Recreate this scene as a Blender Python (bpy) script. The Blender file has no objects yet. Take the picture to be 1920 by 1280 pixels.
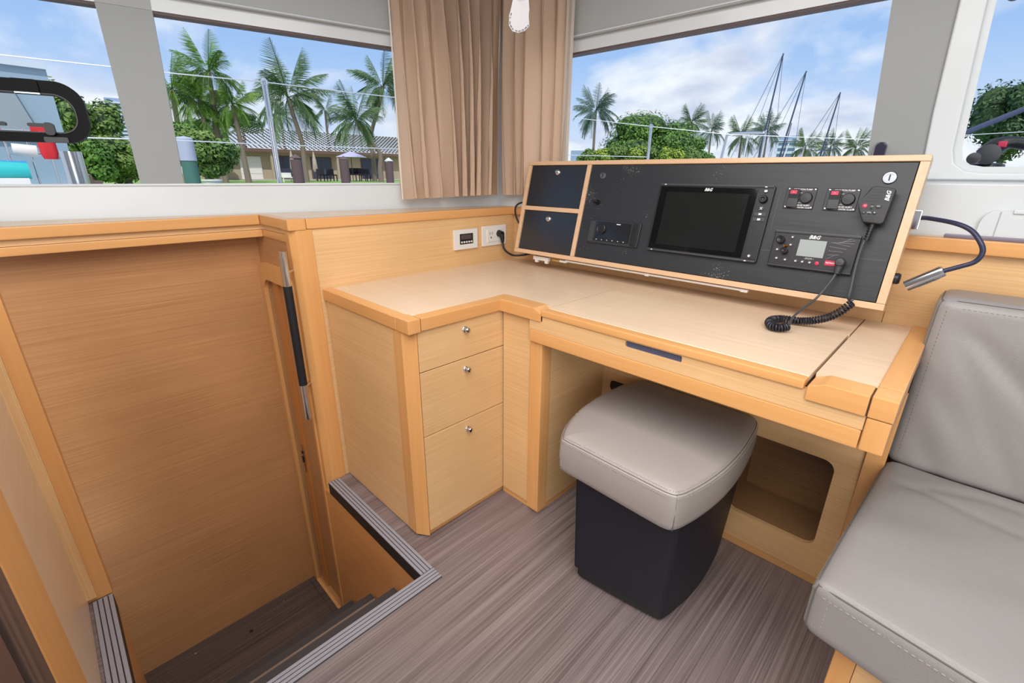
import bpy, bmesh, math, random
from mathutils import Vector, Matrix, noise
R = math.radians
random.seed(7)
C = bpy.context.scene.collection

# ------------------------------------------------------------------ camera, sky, sun, lights, exposure
cam_d = bpy.data.cameras.new('camera'); cam = bpy.data.objects.new('camera', cam_d); C.objects.link(cam)
F_PX, PITCH, YAW, ROLL = 862.07, 0.348087, 0.778795, 0.0076585
fw = Vector((-math.sin(YAW)*math.cos(PITCH), math.cos(YAW)*math.cos(PITCH), -math.sin(PITCH)))
rt = Vector((math.cos(YAW), math.sin(YAW), 0)); up = rt.cross(fw)
r2 = math.cos(ROLL)*rt + math.sin(ROLL)*up; u2 = -math.sin(ROLL)*rt + math.cos(ROLL)*up
mw = Matrix((r2, u2, -fw)).transposed().to_4x4(); mw.translation = (0, 0, 1.14)
cam.matrix_world = mw
cam_d.sensor_width = 36; cam_d.lens = F_PX/1920*36; cam_d.clip_start = 0.02; cam_d.clip_end = 900
bpy.context.scene.camera = cam
vs = bpy.context.scene.view_settings
bpy.context.scene.display_settings.display_device = 'sRGB'
vs.view_transform = 'Standard'; vs.look = 'None'; vs.exposure = 0.0; vs.gamma = 1.0; vs.use_curve_mapping = False

def lin(c):
    return tuple(((v/255)/12.92 if v/255 <= .04045 else ((v/255+.055)/1.055)**2.4) for v in c) + (1,)

w = bpy.data.worlds.new('sky'); bpy.context.scene.world = w; w.use_nodes = True
nt = w.node_tree; nt.nodes.clear()
def N(nt, t, **k):
    n = nt.nodes.new(t)
    for a, b in k.items(): setattr(n, a, b)
    return n
out = N(nt, 'ShaderNodeOutputWorld'); bg = N(nt, 'ShaderNodeBackground'); bg.inputs[1].default_value = 1.08
tc = N(nt, 'ShaderNodeTexCoord'); sep = N(nt, 'ShaderNodeSeparateXYZ'); nt.links.new(tc.outputs['Generated'], sep.inputs[0])
# blue gradient by elevation
g = N(nt, 'ShaderNodeValToRGB'); nt.links.new(sep.outputs['Z'], g.inputs[0])
g.color_ramp.elements[0].position = 0.0; g.color_ramp.elements[0].color = lin((222, 232, 248))
g.color_ramp.elements[1].position = 0.55; g.color_ramp.elements[1].color = lin((104, 152, 224))
e = g.color_ramp.elements.new(0.20); e.color = lin((160, 194, 240))
# clouds: noise on a flattened direction
ad = N(nt, 'ShaderNodeMath', operation='ADD'); nt.links.new(sep.outputs['Z'], ad.inputs[0]); ad.inputs[1].default_value = 0.30
vd = N(nt, 'ShaderNodeCombineXYZ')
for i, ax in enumerate('XY'):
    d = N(nt, 'ShaderNodeMath', operation='DIVIDE'); nt.links.new(sep.outputs[ax], d.inputs[0]); nt.links.new(ad.outputs[0], d.inputs[1]); nt.links.new(d.outputs[0], vd.inputs[i])
mp = N(nt, 'ShaderNodeMapping'); mp.inputs['Location'].default_value = (5.3, 2.2, 0.4); nt.links.new(vd.outputs[0], mp.inputs[0])
n1 = N(nt, 'ShaderNodeTexNoise'); n1.inputs['Scale'].default_value = 1.25; n1.inputs['Detail'].default_value = 9; n1.inputs['Roughness'].default_value = .52; n1.inputs['Distortion'].default_value = .25
nt.links.new(mp.outputs[0], n1.inputs['Vector'])
cr = N(nt, 'ShaderNodeValToRGB'); nt.links.new(n1.outputs['Fac'], cr.inputs[0])
cr.color_ramp.elements[0].position = .43; cr.color_ramp.elements[1].position = .545
n2 = N(nt, 'ShaderNodeTexNoise'); n2.inputs['Scale'].default_value = 2.6; n2.inputs['Detail'].default_value = 6
nt.links.new(mp.outputs[0], n2.inputs['Vector'])
cc = N(nt, 'ShaderNodeValToRGB'); nt.links.new(n2.outputs['Fac'], cc.inputs[0])
cc.color_ramp.elements[0].position = .34; cc.color_ramp.elements[0].color = lin((196, 206, 230))
cc.color_ramp.elements[1].position = .58; cc.color_ramp.elements[1].color = lin((244, 247, 253))
mx = N(nt, 'ShaderNodeMixRGB'); nt.links.new(cr.outputs[0], mx.inputs[0]); nt.links.new(g.outputs[0], mx.inputs[1]); nt.links.new(cc.outputs[0], mx.inputs[2])
nt.links.new(mx.outputs[0], bg.inputs[0]); nt.links.new(bg.outputs[0], out.inputs[0])

sd = bpy.data.lights.new('sun', 'SUN'); sun = bpy.data.objects.new('sun', sd); C.objects.link(sun)
sd.energy = 3.0; sd.angle = .01; sd.color = (1, .96, .9)
sun.rotation_euler = Vector((.52, -.36, .78)).to_track_quat('Z', 'Y').to_euler()
sun.location = (20, -14, 30)

def area(name, loc, size, size_y, energy, rot=(0, 0, 0), col=(1, .985, .965)):
    l = bpy.data.lights.new(name, 'AREA'); o = bpy.data.objects.new(name, l); C.objects.link(o)
    l.shape = 'RECTANGLE'; l.size = size; l.size_y = size_y; l.energy = energy; l.color = col
    o.location = loc; o.rotation_euler = rot; return o
area('ceiling_lamp', (-.05, -.1, 1.93), 2.1, 1.9, 68)  # unseen fill light added overhead to brighten the cabin
area('cabin_door_daylight', (1.7, -1.5, 1.25), 1.8, 1.5, 38, Vector((.75, -.66, .05)).to_track_quat('Z', 'Y').to_euler(), (.95, .98, 1))

# ------------------------------------------------------------------ materials
MATS = {}
def principled(name, col, rough=.5, metal=0, spec=.5, coat=0, bump=None, var=None, emit=None):
    if name in MATS: return MATS[name]
    m = bpy.data.materials.new(name); m.use_nodes = True; t = m.node_tree
    b = t.nodes['Principled BSDF']
    b.inputs['Base Color'].default_value = lin(col); b.inputs['Roughness'].default_value = rough
    b.inputs['Metallic'].default_value = metal; b.inputs['Specular IOR Level'].default_value = spec
    b.inputs['Coat Weight'].default_value = coat
    if emit: b.inputs['Emission Color'].default_value = lin(emit[0]); b.inputs['Emission Strength'].default_value = emit[1]
    tcn = N(t, 'ShaderNodeTexCoord')
    sc = (var or {}).get('scale', (8, 8, 8)) if var else (8, 8, 8)
    if var:
        mpn = N(t, 'ShaderNodeMapping'); mpn.inputs['Scale'].default_value = sc; t.links.new(tcn.outputs['Object'], mpn.inputs[0])
        nz = N(t, 'ShaderNodeTexNoise'); nz.inputs['Scale'].default_value = 1; nz.inputs['Detail'].default_value = var.get('detail', 5); nz.inputs['Roughness'].default_value = .6
        t.links.new(mpn.outputs[0], nz.inputs['Vector'])
        rp = N(t, 'ShaderNodeValToRGB'); t.links.new(nz.outputs['Fac'], rp.inputs[0])
        rp.color_ramp.elements[0].position = var.get('p0', .3); rp.color_ramp.elements[1].position = var.get('p1', .7)
        rp.color_ramp.elements[0].color = lin(var['c0']); rp.color_ramp.elements[1].color = lin(var['c1'])
        if 'cm' in var:
            e_ = rp.color_ramp.elements.new((var.get('p0', .3)+var.get('p1', .7))/2); e_.color = lin(var['cm'])
        last = rp.outputs[0]
        if 'broad' in var:
            nb = N(t, 'ShaderNodeTexNoise'); nb.inputs['Scale'].default_value = var['broad']; nb.inputs['Detail'].default_value = 3
            t.links.new(tcn.outputs['Object'], nb.inputs['Vector'])
            mr = N(t, 'ShaderNodeMapRange'); mr.inputs[1].default_value = .3; mr.inputs[2].default_value = .7; mr.inputs[3].default_value = .93; mr.inputs[4].default_value = 1.05
            t.links.new(nb.outputs['Fac'], mr.inputs[0])
            mm = N(t, 'ShaderNodeMixRGB', blend_type='MULTIPLY'); mm.inputs[0].default_value = 1
            t.links.new(last, mm.inputs[1]); t.links.new(mr.outputs[0], mm.inputs[2]); last = mm.outputs[0]
        t.links.new(last, b.inputs['Base Color'])
        if var.get('vb'):
            bp = N(t, 'ShaderNodeBump'); bp.inputs['Strength'].default_value = var['vb']; bp.inputs['Distance'].default_value = .002
            t.links.new(nz.outputs['Fac'], bp.inputs['Height']); t.links.new(bp.outputs[0], b.inputs['Normal'])
    if bump:
        nz = N(t, 'ShaderNodeTexNoise'); nz.inputs['Scale'].default_value = bump[0]; nz.inputs['Detail'].default_value = 4
        t.links.new(tcn.outputs['Object'], nz.inputs['Vector'])
        bp = N(t, 'ShaderNodeBump'); bp.inputs['Strength'].default_value = bump[1]; bp.inputs['Distance'].default_value = .004
        t.links.new(nz.outputs['Fac'], bp.inputs['Height']); t.links.new(bp.outputs[0], b.inputs['Normal'])
    MATS[name] = m; return m

def veneer(axis, name='veneer', a=(212, 166, 115), m_=(219, 176, 125), b=(226, 185, 136), rough=.42):
    s = {'X': (2.2, 240, 240), 'Y': (240, 2.2, 240), 'Z': (240, 240, 2.2)}[axis]
    return principled(name+'_'+axis, m_, rough, var=dict(scale=s, c0=a, cm=m_, c1=b, p0=.3, p1=.68, detail=6, broad=3.0, vb=.06), spec=.4)
def solid(name='solid_wood', axis='X', a=(212, 153, 92), b=(222, 165, 105)):
    s = {'X': (1.5, 40, 40), 'Y': (40, 1.5, 40), 'Z': (40, 40, 1.5)}[axis]
    return principled(name+'_'+axis, a, .3, var=dict(scale=s, c0=a, c1=b, detail=3), spec=.45, coat=.12)
VX, VY, VZ = veneer('X'), veneer('Y'), veneer('Z')
SX, SY, SZ = solid(axis='X'), solid(axis='Y'), solid(axis='Z')
TOPV = veneer('X', 'worktop_veneer', (217, 188, 158), (224, 197, 168), (230, 205, 178), .33)
STV = veneer('Y', 'stair_veneer_shaded', (176, 124, 80), (188, 136, 90), (198, 147, 100), .4)  # stairwell shade put into a darker veneer colour
STX = veneer('X', 'stair_veneer_shaded', (176, 124, 80), (188, 136, 90), (198, 147, 100), .4)
CON = solid('console_wood', 'X', (214, 174, 136), (222, 184, 148))
CONZ = solid('console_wood', 'Z', (214, 174, 136), (222, 184, 148))
def floor_mat():
    m = bpy.data.materials.new('laminate_floor'); m.use_nodes = True; t = m.node_tree; b = t.nodes['Principled BSDF']
    tcn = N(t, 'ShaderNodeTexCoord'); last = None
    cols = []
    for s, c0, c1, p0, p1 in (((260, 2.2, 1), (74, 62, 61), (148, 134, 134), .34, .66), ((42, .8, 1), (96, 82, 81), (136, 122, 121), .35, .65)):
        mpn = N(t, 'ShaderNodeMapping'); mpn.inputs['Scale'].default_value = s; t.links.new(tcn.outputs['Object'], mpn.inputs[0])
        nz = N(t, 'ShaderNodeTexNoise'); nz.inputs['Scale'].default_value = 1; nz.inputs['Detail'].default_value = 4; t.links.new(mpn.outputs[0], nz.inputs['Vector'])
        rp = N(t, 'ShaderNodeValToRGB'); t.links.new(nz.outputs['Fac'], rp.inputs[0]); rp.color_ramp.elements[0].position = p0; rp.color_ramp.elements[1].position = p1
        rp.color_ramp.elements[0].color = lin(c0); rp.color_ramp.elements[1].color = lin(c1); cols.append(rp)
    mm = N(t, 'ShaderNodeMixRGB'); mm.inputs[0].default_value = .5; t.links.new(cols[0].outputs[0], mm.inputs[1]); t.links.new(cols[1].outputs[0], mm.inputs[2])
    t.links.new(mm.outputs[0], b.inputs['Base Color']); b.inputs['Roughness'].default_value = .30; b.inputs['Specular IOR Level'].default_value = .8
    return m
FLOOR = floor_mat()
DARKFLOOR = principled('stair_laminate', (84, 70, 66), .42, var=dict(scale=(120, 2, 1), c0=(64, 52, 49), c1=(100, 84, 78), detail=4))
NOSE = principled('nosing_rubber', (146, 144, 153), .45, bump=(60, .05))
NOSEB = principled('nosing_black', (34, 34, 36), .5)
GROOVE = principled('nosing_groove', (84, 82, 90), .6)
WHITE = principled('white_gelcoat', (212, 216, 218), .28, spec=.45, coat=.1)
HEAD = principled('headliner', (168, 170, 170), .6)
BROWN = principled('window_gasket', (96, 78, 74), .6)
CHROME = principled('chrome', (212, 212, 216), .12, metal=1)
STEEL = principled('polished_steel', (200, 202, 206), .18, metal=1)
BLACK = principled('black_plastic', (26, 26, 28), .4)
BLACK2 = principled('grip_black', (18, 19, 26), .65, bump=(300, .1))
GREYP = principled('charcoal_plastic', (58, 58, 60), .45)
def panel_mat():
    m = bpy.data.materials.new('scuffed_black_panel'); m.use_nodes = True; t = m.node_tree; b = t.nodes['Principled BSDF']
    tcn = N(t, 'ShaderNodeTexCoord')
    nz = N(t, 'ShaderNodeTexNoise'); nz.inputs['Scale'].default_value = 260; nz.inputs['Detail'].default_value = 2; t.links.new(tcn.outputs['Object'], nz.inputs['Vector'])
    nb = N(t, 'ShaderNodeTexNoise'); nb.inputs['Scale'].default_value = 7; nb.inputs['Detail'].default_value = 2; t.links.new(tcn.outputs['Object'], nb.inputs['Vector'])
    mu = N(t, 'ShaderNodeMath', operation='MULTIPLY'); t.links.new(nz.outputs['Fac'], mu.inputs[0]); t.links.new(nb.outputs['Fac'], mu.inputs[1])
    rp = N(t, 'ShaderNodeValToRGB'); t.links.new(mu.outputs[0], rp.inputs[0]); rp.color_ramp.elements[0].position = .415; rp.color_ramp.elements[1].position = .44
    rp.color_ramp.elements[0].color = lin((40, 42, 46)); rp.color_ramp.elements[1].color = lin((150, 150, 152))
    t.links.new(rp.outputs[0], b.inputs['Base Color']); b.inputs['Roughness'].default_value = .42
    mp_ = N(t, 'ShaderNodeMapping'); mp_.inputs['Scale'].default_value = (6, 60, 60); t.links.new(tcn.outputs['Object'], mp_.inputs[0])
    n3 = N(t, 'ShaderNodeTexNoise'); n3.inputs['Scale'].default_value = 1; n3.inputs['Detail'].default_value = 5; t.links.new(mp_.outputs[0], n3.inputs['Vector'])
    bp = N(t, 'ShaderNodeBump'); bp.inputs['Strength'].default_value = .25; bp.inputs['Distance'].default_value = .002; t.links.new(n3.outputs['Fac'], bp.inputs['Height']); t.links.new(bp.outputs[0], b.inputs['Normal'])
    return m
PANEL = panel_mat()
DOORB = principled('compartment_door', (38, 41, 46), .25, spec=.6)
SCREEN = principled('dark_screen', (9, 10, 11), .06, spec=.6)
LCD = principled('grey_lcd', (150, 156, 155), .3)
RED = principled('magenta_key', (196, 30, 70), .4)
PRINT = principled('white_print', (225, 225, 225), .6)
LEATH = principled('taupe_leather', (143, 138, 136), .38, bump=(420, .18), spec=.45)
LEATHS = principled('stool_leather', (154, 145, 141), .4, bump=(520, .15), spec=.45)
THREAD = principled('thread', (168, 160, 152), .8)
SEAM = principled('dark_seam', (96, 90, 86), .8)  # darker taupe for seams and back cushion stitches
STOOLB = principled('navy_black_base', (17, 18, 31), .5, bump=(200, .06))
CURT = principled('tan_curtain', (240, 213, 188), .8, bump=(500, .08))
LINING = principled('curtain_lining', (226, 214, 202), .8)
RAILM = principled('cream_rail', (226, 212, 188), .45)
PWHITE = principled('white_plastic', (228, 224, 218), .35)
RUBBER = principled('rubber_cable', (32, 31, 40), .42)
LAMPTUBE = principled('gooseneck_sleeve', (44, 46, 72), .35)
BRASS = principled('brass', (214, 150, 70), .3, metal=1)
YELLOW = principled('yellow_wire', (218, 186, 96), .5)
def glass_mat():
    m = bpy.data.materials.new('window_glass'); m.use_nodes = True; t = m.node_tree; t.nodes.clear()
    o = N(t, 'ShaderNodeOutputMaterial'); a = N(t, 'ShaderNodeBsdfTransparent'); a.inputs[0].default_value = (.97, .985, .99, 1)
    gl = N(t, 'ShaderNodeBsdfGlossy'); gl.inputs['Roughness'].default_value = .01
    fr = N(t, 'ShaderNodeFresnel'); fr.inputs['IOR'].default_value = 1.015; mxs = N(t, 'ShaderNodeMixShader')
    t.links.new(fr.outputs[0], mxs.inputs[0]); t.links.new(a.outputs[0], mxs.inputs[1]); t.links.new(gl.outputs[0], mxs.inputs[2]); t.links.new(mxs.outputs[0], o.inputs[0])
    return m
GLASS = glass_mat()

# ------------------------------------------------------------------ mesh helpers
def merge(dst, src):
    me = bpy.data.meshes.new('tmp'); src.to_mesh(me); src.free(); dst.from_mesh(me); bpy.data.meshes.remove(me); return dst
def join(*bs):
    d = bmesh.new()
    for b in bs: merge(d, b)
    return d
def bx(x0, x1, y0, y1, z0, z1, bev=0, seg=2):
    b = bmesh.new(); bmesh.ops.create_cube(b, size=1)
    for v in b.verts:
        v.co = Vector(((x0+x1)/2+v.co.x*(x1-x0), (y0+y1)/2+v.co.y*(y1-y0), (z0+z1)/2+v.co.z*(z1-z0)))
    if bev: bmesh.ops.bevel(b, geom=list(b.edges), offset=bev, segments=seg, profile=.5, affect='EDGES')
    return b
def prism(poly, z0, z1, fn=None, bev=0):
    """polygon (a,b) extruded between z0 and z1 along the third axis; fn maps (a,b,c)->world"""
    b = bmesh.new(); fn = fn or (lambda a, c, d: (a, c, d))
    lo = [b.verts.new((p[0], p[1], z0)) for p in poly]; hi = [b.verts.new((p[0], p[1], z1)) for p in poly]
    b.faces.new(lo[::-1]); b.faces.new(hi)
    n = len(poly)
    for i in range(n): b.faces.new((lo[i], lo[(i+1) % n], hi[(i+1) % n], hi[i]))
    if bev: bmesh.ops.bevel(b, geom=list(b.edges), offset=bev, segments=2, profile=.5, affect='EDGES')
    for v in b.verts: v.co = Vector(fn(*v.co))
    bmesh.ops.recalc_face_normals(b, faces=b.faces)
    return b
def rrect(x0, x1, y0, y1, r, n=6):
    pts = []
    for cx, cy, a0 in ((x1-r, y1-r, 0), (x0+r, y1-r, 90), (x0+r, y0+r, 180), (x1-r, y0+r, 270)):
        for i in range(n+1):
            a = R(a0+90*i/n); pts.append((cx+r*math.cos(a), cy+r*math.sin(a)))
    return pts
def ray_poly(c, d, poly):
    best = None; n = len(poly)
    for i in range(n):
        (x1, y1), (x2, y2) = poly[i], poly[(i+1) % n]
        ex, ey = x2-x1, y2-y1; den = d[0]*ey-d[1]*ex
        if abs(den) < 1e-12: continue
        t = ((x1-c[0])*ey-(y1-c[1])*ex)/den; s = ((x1-c[0])*d[1]-(y1-c[1])*d[0])/den
        if t > 1e-9 and -1e-6 <= s <= 1+1e-6 and (best is None or t < best): best = t
    return (c[0]+d[0]*best, c[1]+d[1]*best)
def plate(outer, inner, z0, z1, fn=None):
    """outer polygon with a hole (inner polygon), both star-shaped around the hole's centre"""
    fn = fn or (lambda a, c, d: (a, c, d))
    c = (sum(p[0] for p in inner)/len(inner), sum(p[1] for p in inner)/len(inner))
    angs = sorted(set(round(math.atan2(p[1]-c[1], p[0]-c[0]), 6) for p in list(outer)+list(inner)))
    b = bmesh.new(); rings = []
    for poly, z in ((outer, z0), (inner, z0), (inner, z1), (outer, z1)):
        rings.append([b.verts.new((*ray_poly(c, (math.cos(a), math.sin(a)), poly), z)) for a in angs])
    n = len(angs)
    for k in range(4):
        A, B = rings[k], rings[(k+1) % 4]
        for i in range(n): b.faces.new((A[i], A[(i+1) % n], B[(i+1) % n], B[i]))
    for v in b.verts: v.co = Vector(fn(*v.co))
    bmesh.ops.recalc_face_normals(b, faces=b.faces); return b
def tube(pts, r, n=8, closed=False, smooth=3):
    pts = [Vector(p) for p in pts]; rs = r if isinstance(r, (list, tuple)) else [r]*len(pts)
    if smooth > 1 and len(pts) > 2:
        P, Q = [], []; m = len(pts); rng = range(m) if closed else range(m-1)
        for i in rng:
            p0 = pts[(i-1) % m] if closed or i > 0 else pts[0]; p1 = pts[i]; p2 = pts[(i+1) % m]; p3 = pts[(i+2) % m] if closed or i+2 < m else pts[-1]
            for k in range(smooth):
                t = k/smooth
                P.append(.5*((2*p1)+(-p0+p2)*t+(2*p0-5*p1+4*p2-p3)*t*t+(-p0+3*p1-3*p2+p3)*t**3)); Q.append(rs[i]*(1-t)+rs[(i+1) % m]*t)
        if not closed: P.append(pts[-1]); Q.append(rs[-1])
        pts, rs = P, Q
    b = bmesh.new(); rings = []; m = len(pts); prev = None
    for i, p in enumerate(pts):
        a = pts[(i-1) % m] if closed or i > 0 else pts[0]; c = pts[(i+1) % m] if closed or i < m-1 else pts[-1]
        t = (c-a).normalized() if (c-a).length > 1e-9 else Vector((0, 0, 1))
        if prev is None: prev = t.orthogonal().normalized()
        prev = (prev-t*prev.dot(t)).normalized(); q = t.cross(prev)
        rings.append([b.verts.new(p+(prev*math.cos(2*math.pi*k/n)+q*math.sin(2*math.pi*k/n))*rs[i]) for k in range(n)])
    for i in range(m if closed else m-1):
        A, B = rings[i], rings[(i+1) % m]
        for k in range(n): b.faces.new((A[k], A[(k+1) % n], B[(k+1) % n], B[k]))
    if not closed: b.faces.new(rings[0][::-1]); b.faces.new(rings[-1])
    return b
def lathe(prof, n=24, M=None):
    """profile [(r,z)] around z, then matrix M"""
    b = bmesh.new(); rings = []
    for r, z in prof:
        rings.append([b.verts.new((max(r, 1e-5)*math.cos(2*math.pi*k/n), max(r, 1e-5)*math.sin(2*math.pi*k/n), z)) for k in range(n)])
    for A, B in zip(rings, rings[1:]):
        for k in range(n): b.faces.new((A[k], A[(k+1) % n], B[(k+1) % n], B[k]))
    b.faces.new(rings[0][::-1]); b.faces.new(rings[-1])
    if M: b.transform(M)
    return b
def text(body, size, loc, rot=None, shear=0, bold=0, align='CENTER', depth=.0003):
    cu = bpy.data.curves.new('t', 'FONT'); cu.body = body; cu.size = size; cu.shear = shear; cu.offset = bold; cu.align_x = align; cu.align_y = 'CENTER'; cu.extrude = depth; cu.resolution_u = 2
    o = bpy.data.objects.new('t', cu); C.objects.link(o); bpy.context.view_layer.update()
    me = bpy.data.meshes.new_from_object(o.evaluated_get(bpy.context.evaluated_depsgraph_get()))
    b = bmesh.new(); b.from_mesh(me); bpy.data.objects.remove(o); bpy.data.curves.remove(cu); bpy.data.meshes.remove(me)
    b.transform(Matrix.Translation(loc) @ (rot or Matrix.Identity(4))); return b
def finish(name, bm, mat, smooth, ang=35):
    me = bpy.data.meshes.new(name); bm.to_mesh(me); bm.free(); me.materials.append(mat)
    if smooth:
        me.polygons.foreach_set('use_smooth', [True]*len(me.polygons))
        try: me.set_sharp_from_angle(angle=R(ang))
        except Exception: pass
    return me
def weight_normals(ob):
    if 8 < len(ob.data.polygons) < 3000 and ob.data.polygons[0].use_smooth:
        m = ob.modifiers.new('normals', 'WEIGHTED_NORMAL'); m.keep_sharp = True
    return ob
class Thing:
    def __init__(s, name, label, cat, loc=(0, 0, 0), frame=None, group=None, kind=None):
        s.frame = frame or Matrix.Identity(4)
        s.M = s.frame @ Matrix.Translation(loc)
        o = bpy.data.objects.new(name, None); C.objects.link(o); o.empty_display_size = .05; s.o = o
        o.matrix_world = s.M
        if kind: o['kind'] = kind
        else: o['label'] = label; o['category'] = cat
        if group: o['group'] = group
    def part(s, name, bm, mat, parent=None, label=None, smooth=True, kind=None):
        bm.transform(s.M.inverted() @ s.frame)
        ob = bpy.data.objects.new(name, finish(name, bm, mat, smooth)); C.objects.link(ob); ob.parent = parent or s.o; weight_normals(ob)
        if label: ob['label'] = label
        if kind: ob['kind'] = kind
        return ob
def single(name, bm, mat, label, cat, loc=(0, 0, 0), frame=None, group=None, smooth=True):
    M = (frame or Matrix.Identity(4)) @ Matrix.Translation(loc)
    bm.transform(Matrix.Translation(loc).inverted())
    ob = bpy.data.objects.new(name, finish(name, bm, mat, smooth)); C.objects.link(ob); ob.matrix_world = M; weight_normals(ob)
    ob['label'] = label; ob['category'] = cat
    if group: ob['group'] = group
    return ob
def struct(name, bm, mat, parent=None, smooth=True):
    ob = bpy.data.objects.new(name, finish(name, bm, mat, smooth)); C.objects.link(ob); weight_normals(ob)
    if parent: ob.parent = parent
    else: ob['kind'] = 'structure'
    return ob
def copy_tree(o, parent=None, M=None, label=None, group=None):
    c = o.copy(); C.objects.link(c)
    if parent: c.parent = parent
    if M is not None: c.matrix_world = M
    if label: c['label'] = label
    if group: c['group'] = group
    for ch in list(o.children): copy_tree(ch, c)
    return c

# ------------------------------------------------------------------ SETTING: floors and lower walls
ZT = .76                                     # worktop height
fl = join(bx(-.93, 2.6, -2.6, 1.62, -.04, 0), bx(-1.566, -.93, .575, .636, -.04, 0), bx(-1.60, -.93, .636, 1.62, -.04, 0), bx(-1.62, -.93, -2.6, -.10, -.04, 0))
struct('floor', fl, FLOOR, smooth=False)
lf = struct('floor_lower', bx(-2.1, -.9, -1.2, .80, -.79, -.752), DARKFLOOR, smooth=False)
for (x0, x1, y0, y1) in ((-1.93, -1.645, -.9, .535), (-1.93, -1.645, .539, .79), (-1.641, -1.40, -.9, .535), (-1.641, -1.40, .539, .79)):
    struct('plank', bx(x0, x1, y0, y1, -.752, -.748, .0008, 1), DARKFLOOR, lf)
struct('floor_plug', lathe([(.008, -.7478), (.008, -.7472)], 14, Matrix.Translation((-1.83, .243, 0))), BLACK, lf)
for q in ((-1.885, .045), (-1.885, .40)): struct('screw', lathe([(.004, -.748), (.004, -.7468)], 10, Matrix.Translation((*q, 0))), STEEL, lf)
# stairs
def nosing(name, x0, x1, y0, y1, along, zt=.003, drop=.05, side=None):
    """ribbed strip; returns structure object with parts"""
    base = struct(name, bx(x0, x1, y0, y1, zt-drop, zt, .002, 1), NOSEB)
    wdt = (y1-y0) if along == 'X' else (x1-x0); n = 4; g_ = wdt/n
    for k in range(n):
        if along == 'X': b = bx(x0+.001, x1-.001, y0+k*g_+.0012, y0+(k+1)*g_-.0012, zt-.001, zt+.0018, .0007, 1)
        else: b = bx(x0+k*g_+.0012, x0+(k+1)*g_-.0012, y0+.001, y1-.001, zt-.001, zt+.0018, .0007, 1)
        struct('rib', b, NOSE, base)
nosing('trim_1', -1.560, -.936, .565, .611, 'X')
nosing('trim_2', -.936, -.89, -.141, .611, 'Y')
nosing('trim_3', -1.508, -.936, -.141, -.095, 'X')
st = Thing('stairs', '', '', (-1.2, .24, -.75), kind='structure')
for k, (xe, zz) in enumerate(((-1.10, -.17), (-1.29, -.35), (-1.48, -.54))):
    t_ = st.part('tread', bx(xe, -.93, -.095, .562, zz-.03, zz, .004), principled('tread_laminate', (132, 112, 100), .45, var=dict(scale=(120, 2, 1), c0=(112, 94, 84), c1=(146, 126, 114), detail=4)))
    st.part('nose_strip', bx(xe-.003, xe+.026, -.093, .560, zz-.028, zz+.002, .002), principled('tread_nose', (62, 60, 62), .5), parent=t_)
    st.part('riser', bx(xe+.02, xe+.035, -.095, .562, zz-.19, zz-.03), DARKFLOOR)
# walls of the stairwell
struct('wall_stair_side', bx(-1.612, -.90, .566, .574, -.75, -.0475), solid('stair_side_wood', 'X', (214, 152, 90), (220, 160, 98)))
struct('wall_stair_near', bx(-1.51, -.90, -.104, -.096, -.75, -.0475), SX)
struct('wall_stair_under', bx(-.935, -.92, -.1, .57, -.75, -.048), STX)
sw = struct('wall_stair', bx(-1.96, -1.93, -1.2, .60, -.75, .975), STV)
# door at the end of the stairwell
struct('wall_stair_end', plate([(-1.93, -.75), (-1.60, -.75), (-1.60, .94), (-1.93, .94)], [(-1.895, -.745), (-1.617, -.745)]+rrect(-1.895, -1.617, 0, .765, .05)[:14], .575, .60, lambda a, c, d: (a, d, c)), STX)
dr = Thing('door_1', '', '', (-1.75, .58, -.75), kind='structure')
dr.part('door_frame', plate([(-1.928, -.749), (-1.604, -.749)]+rrect(-1.928, -1.604, 0, .825, .06)[:14], [(-1.897, -.747), (-1.619, -.747)]+rrect(-1.897, -1.619, 0, .762, .05)[:14], .562, .578, lambda a, c, d: (a, d, c)), SZ)
dr.part('door_edge', bx(-1.872, -1.815, .583, .612, -.745, .80, .003), solid('dark_edge', 'Z', (184, 118, 62), (194, 128, 70)))
dr.part('door_gap', bx(-1.897, -1.872, .60, .62, -.745, .80), principled('gap', (28, 20, 18), .8))
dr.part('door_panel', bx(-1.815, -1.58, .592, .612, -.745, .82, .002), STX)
lk = dr.part('lock_plate', bx(-1.848, -1.84, .579, .584, -.10, .04, .001), STEEL)
dr.part('latch', join(bx(-1.846, -1.834, .575, .58, -.045, -.015, .001), bx(-1.842, -1.832, .575, .58, .0, .012, .001)), BLACK, parent=lk)

# corner post of the stairwell / console wall
struct('trim_4', prism([(-1.614, .568), (-1.584, .568), (-1.566, .588), (-1.566, .640), (-1.614, .640)], -.75, .966, bev=.003), SZ)
struct('wall_left_lower', bx(-1.60, -1.57, .64, 1.63, .0, .966), VY)
struct('wall_back_lower', bx(-1.57, 2.6, 1.60, 1.63, .0, .966), VX)
struct('trim_5', bx(-.129, -.1275, 1.598, 1.601, .76, .90), principled('joint', (150, 104, 66), .7))
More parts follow.
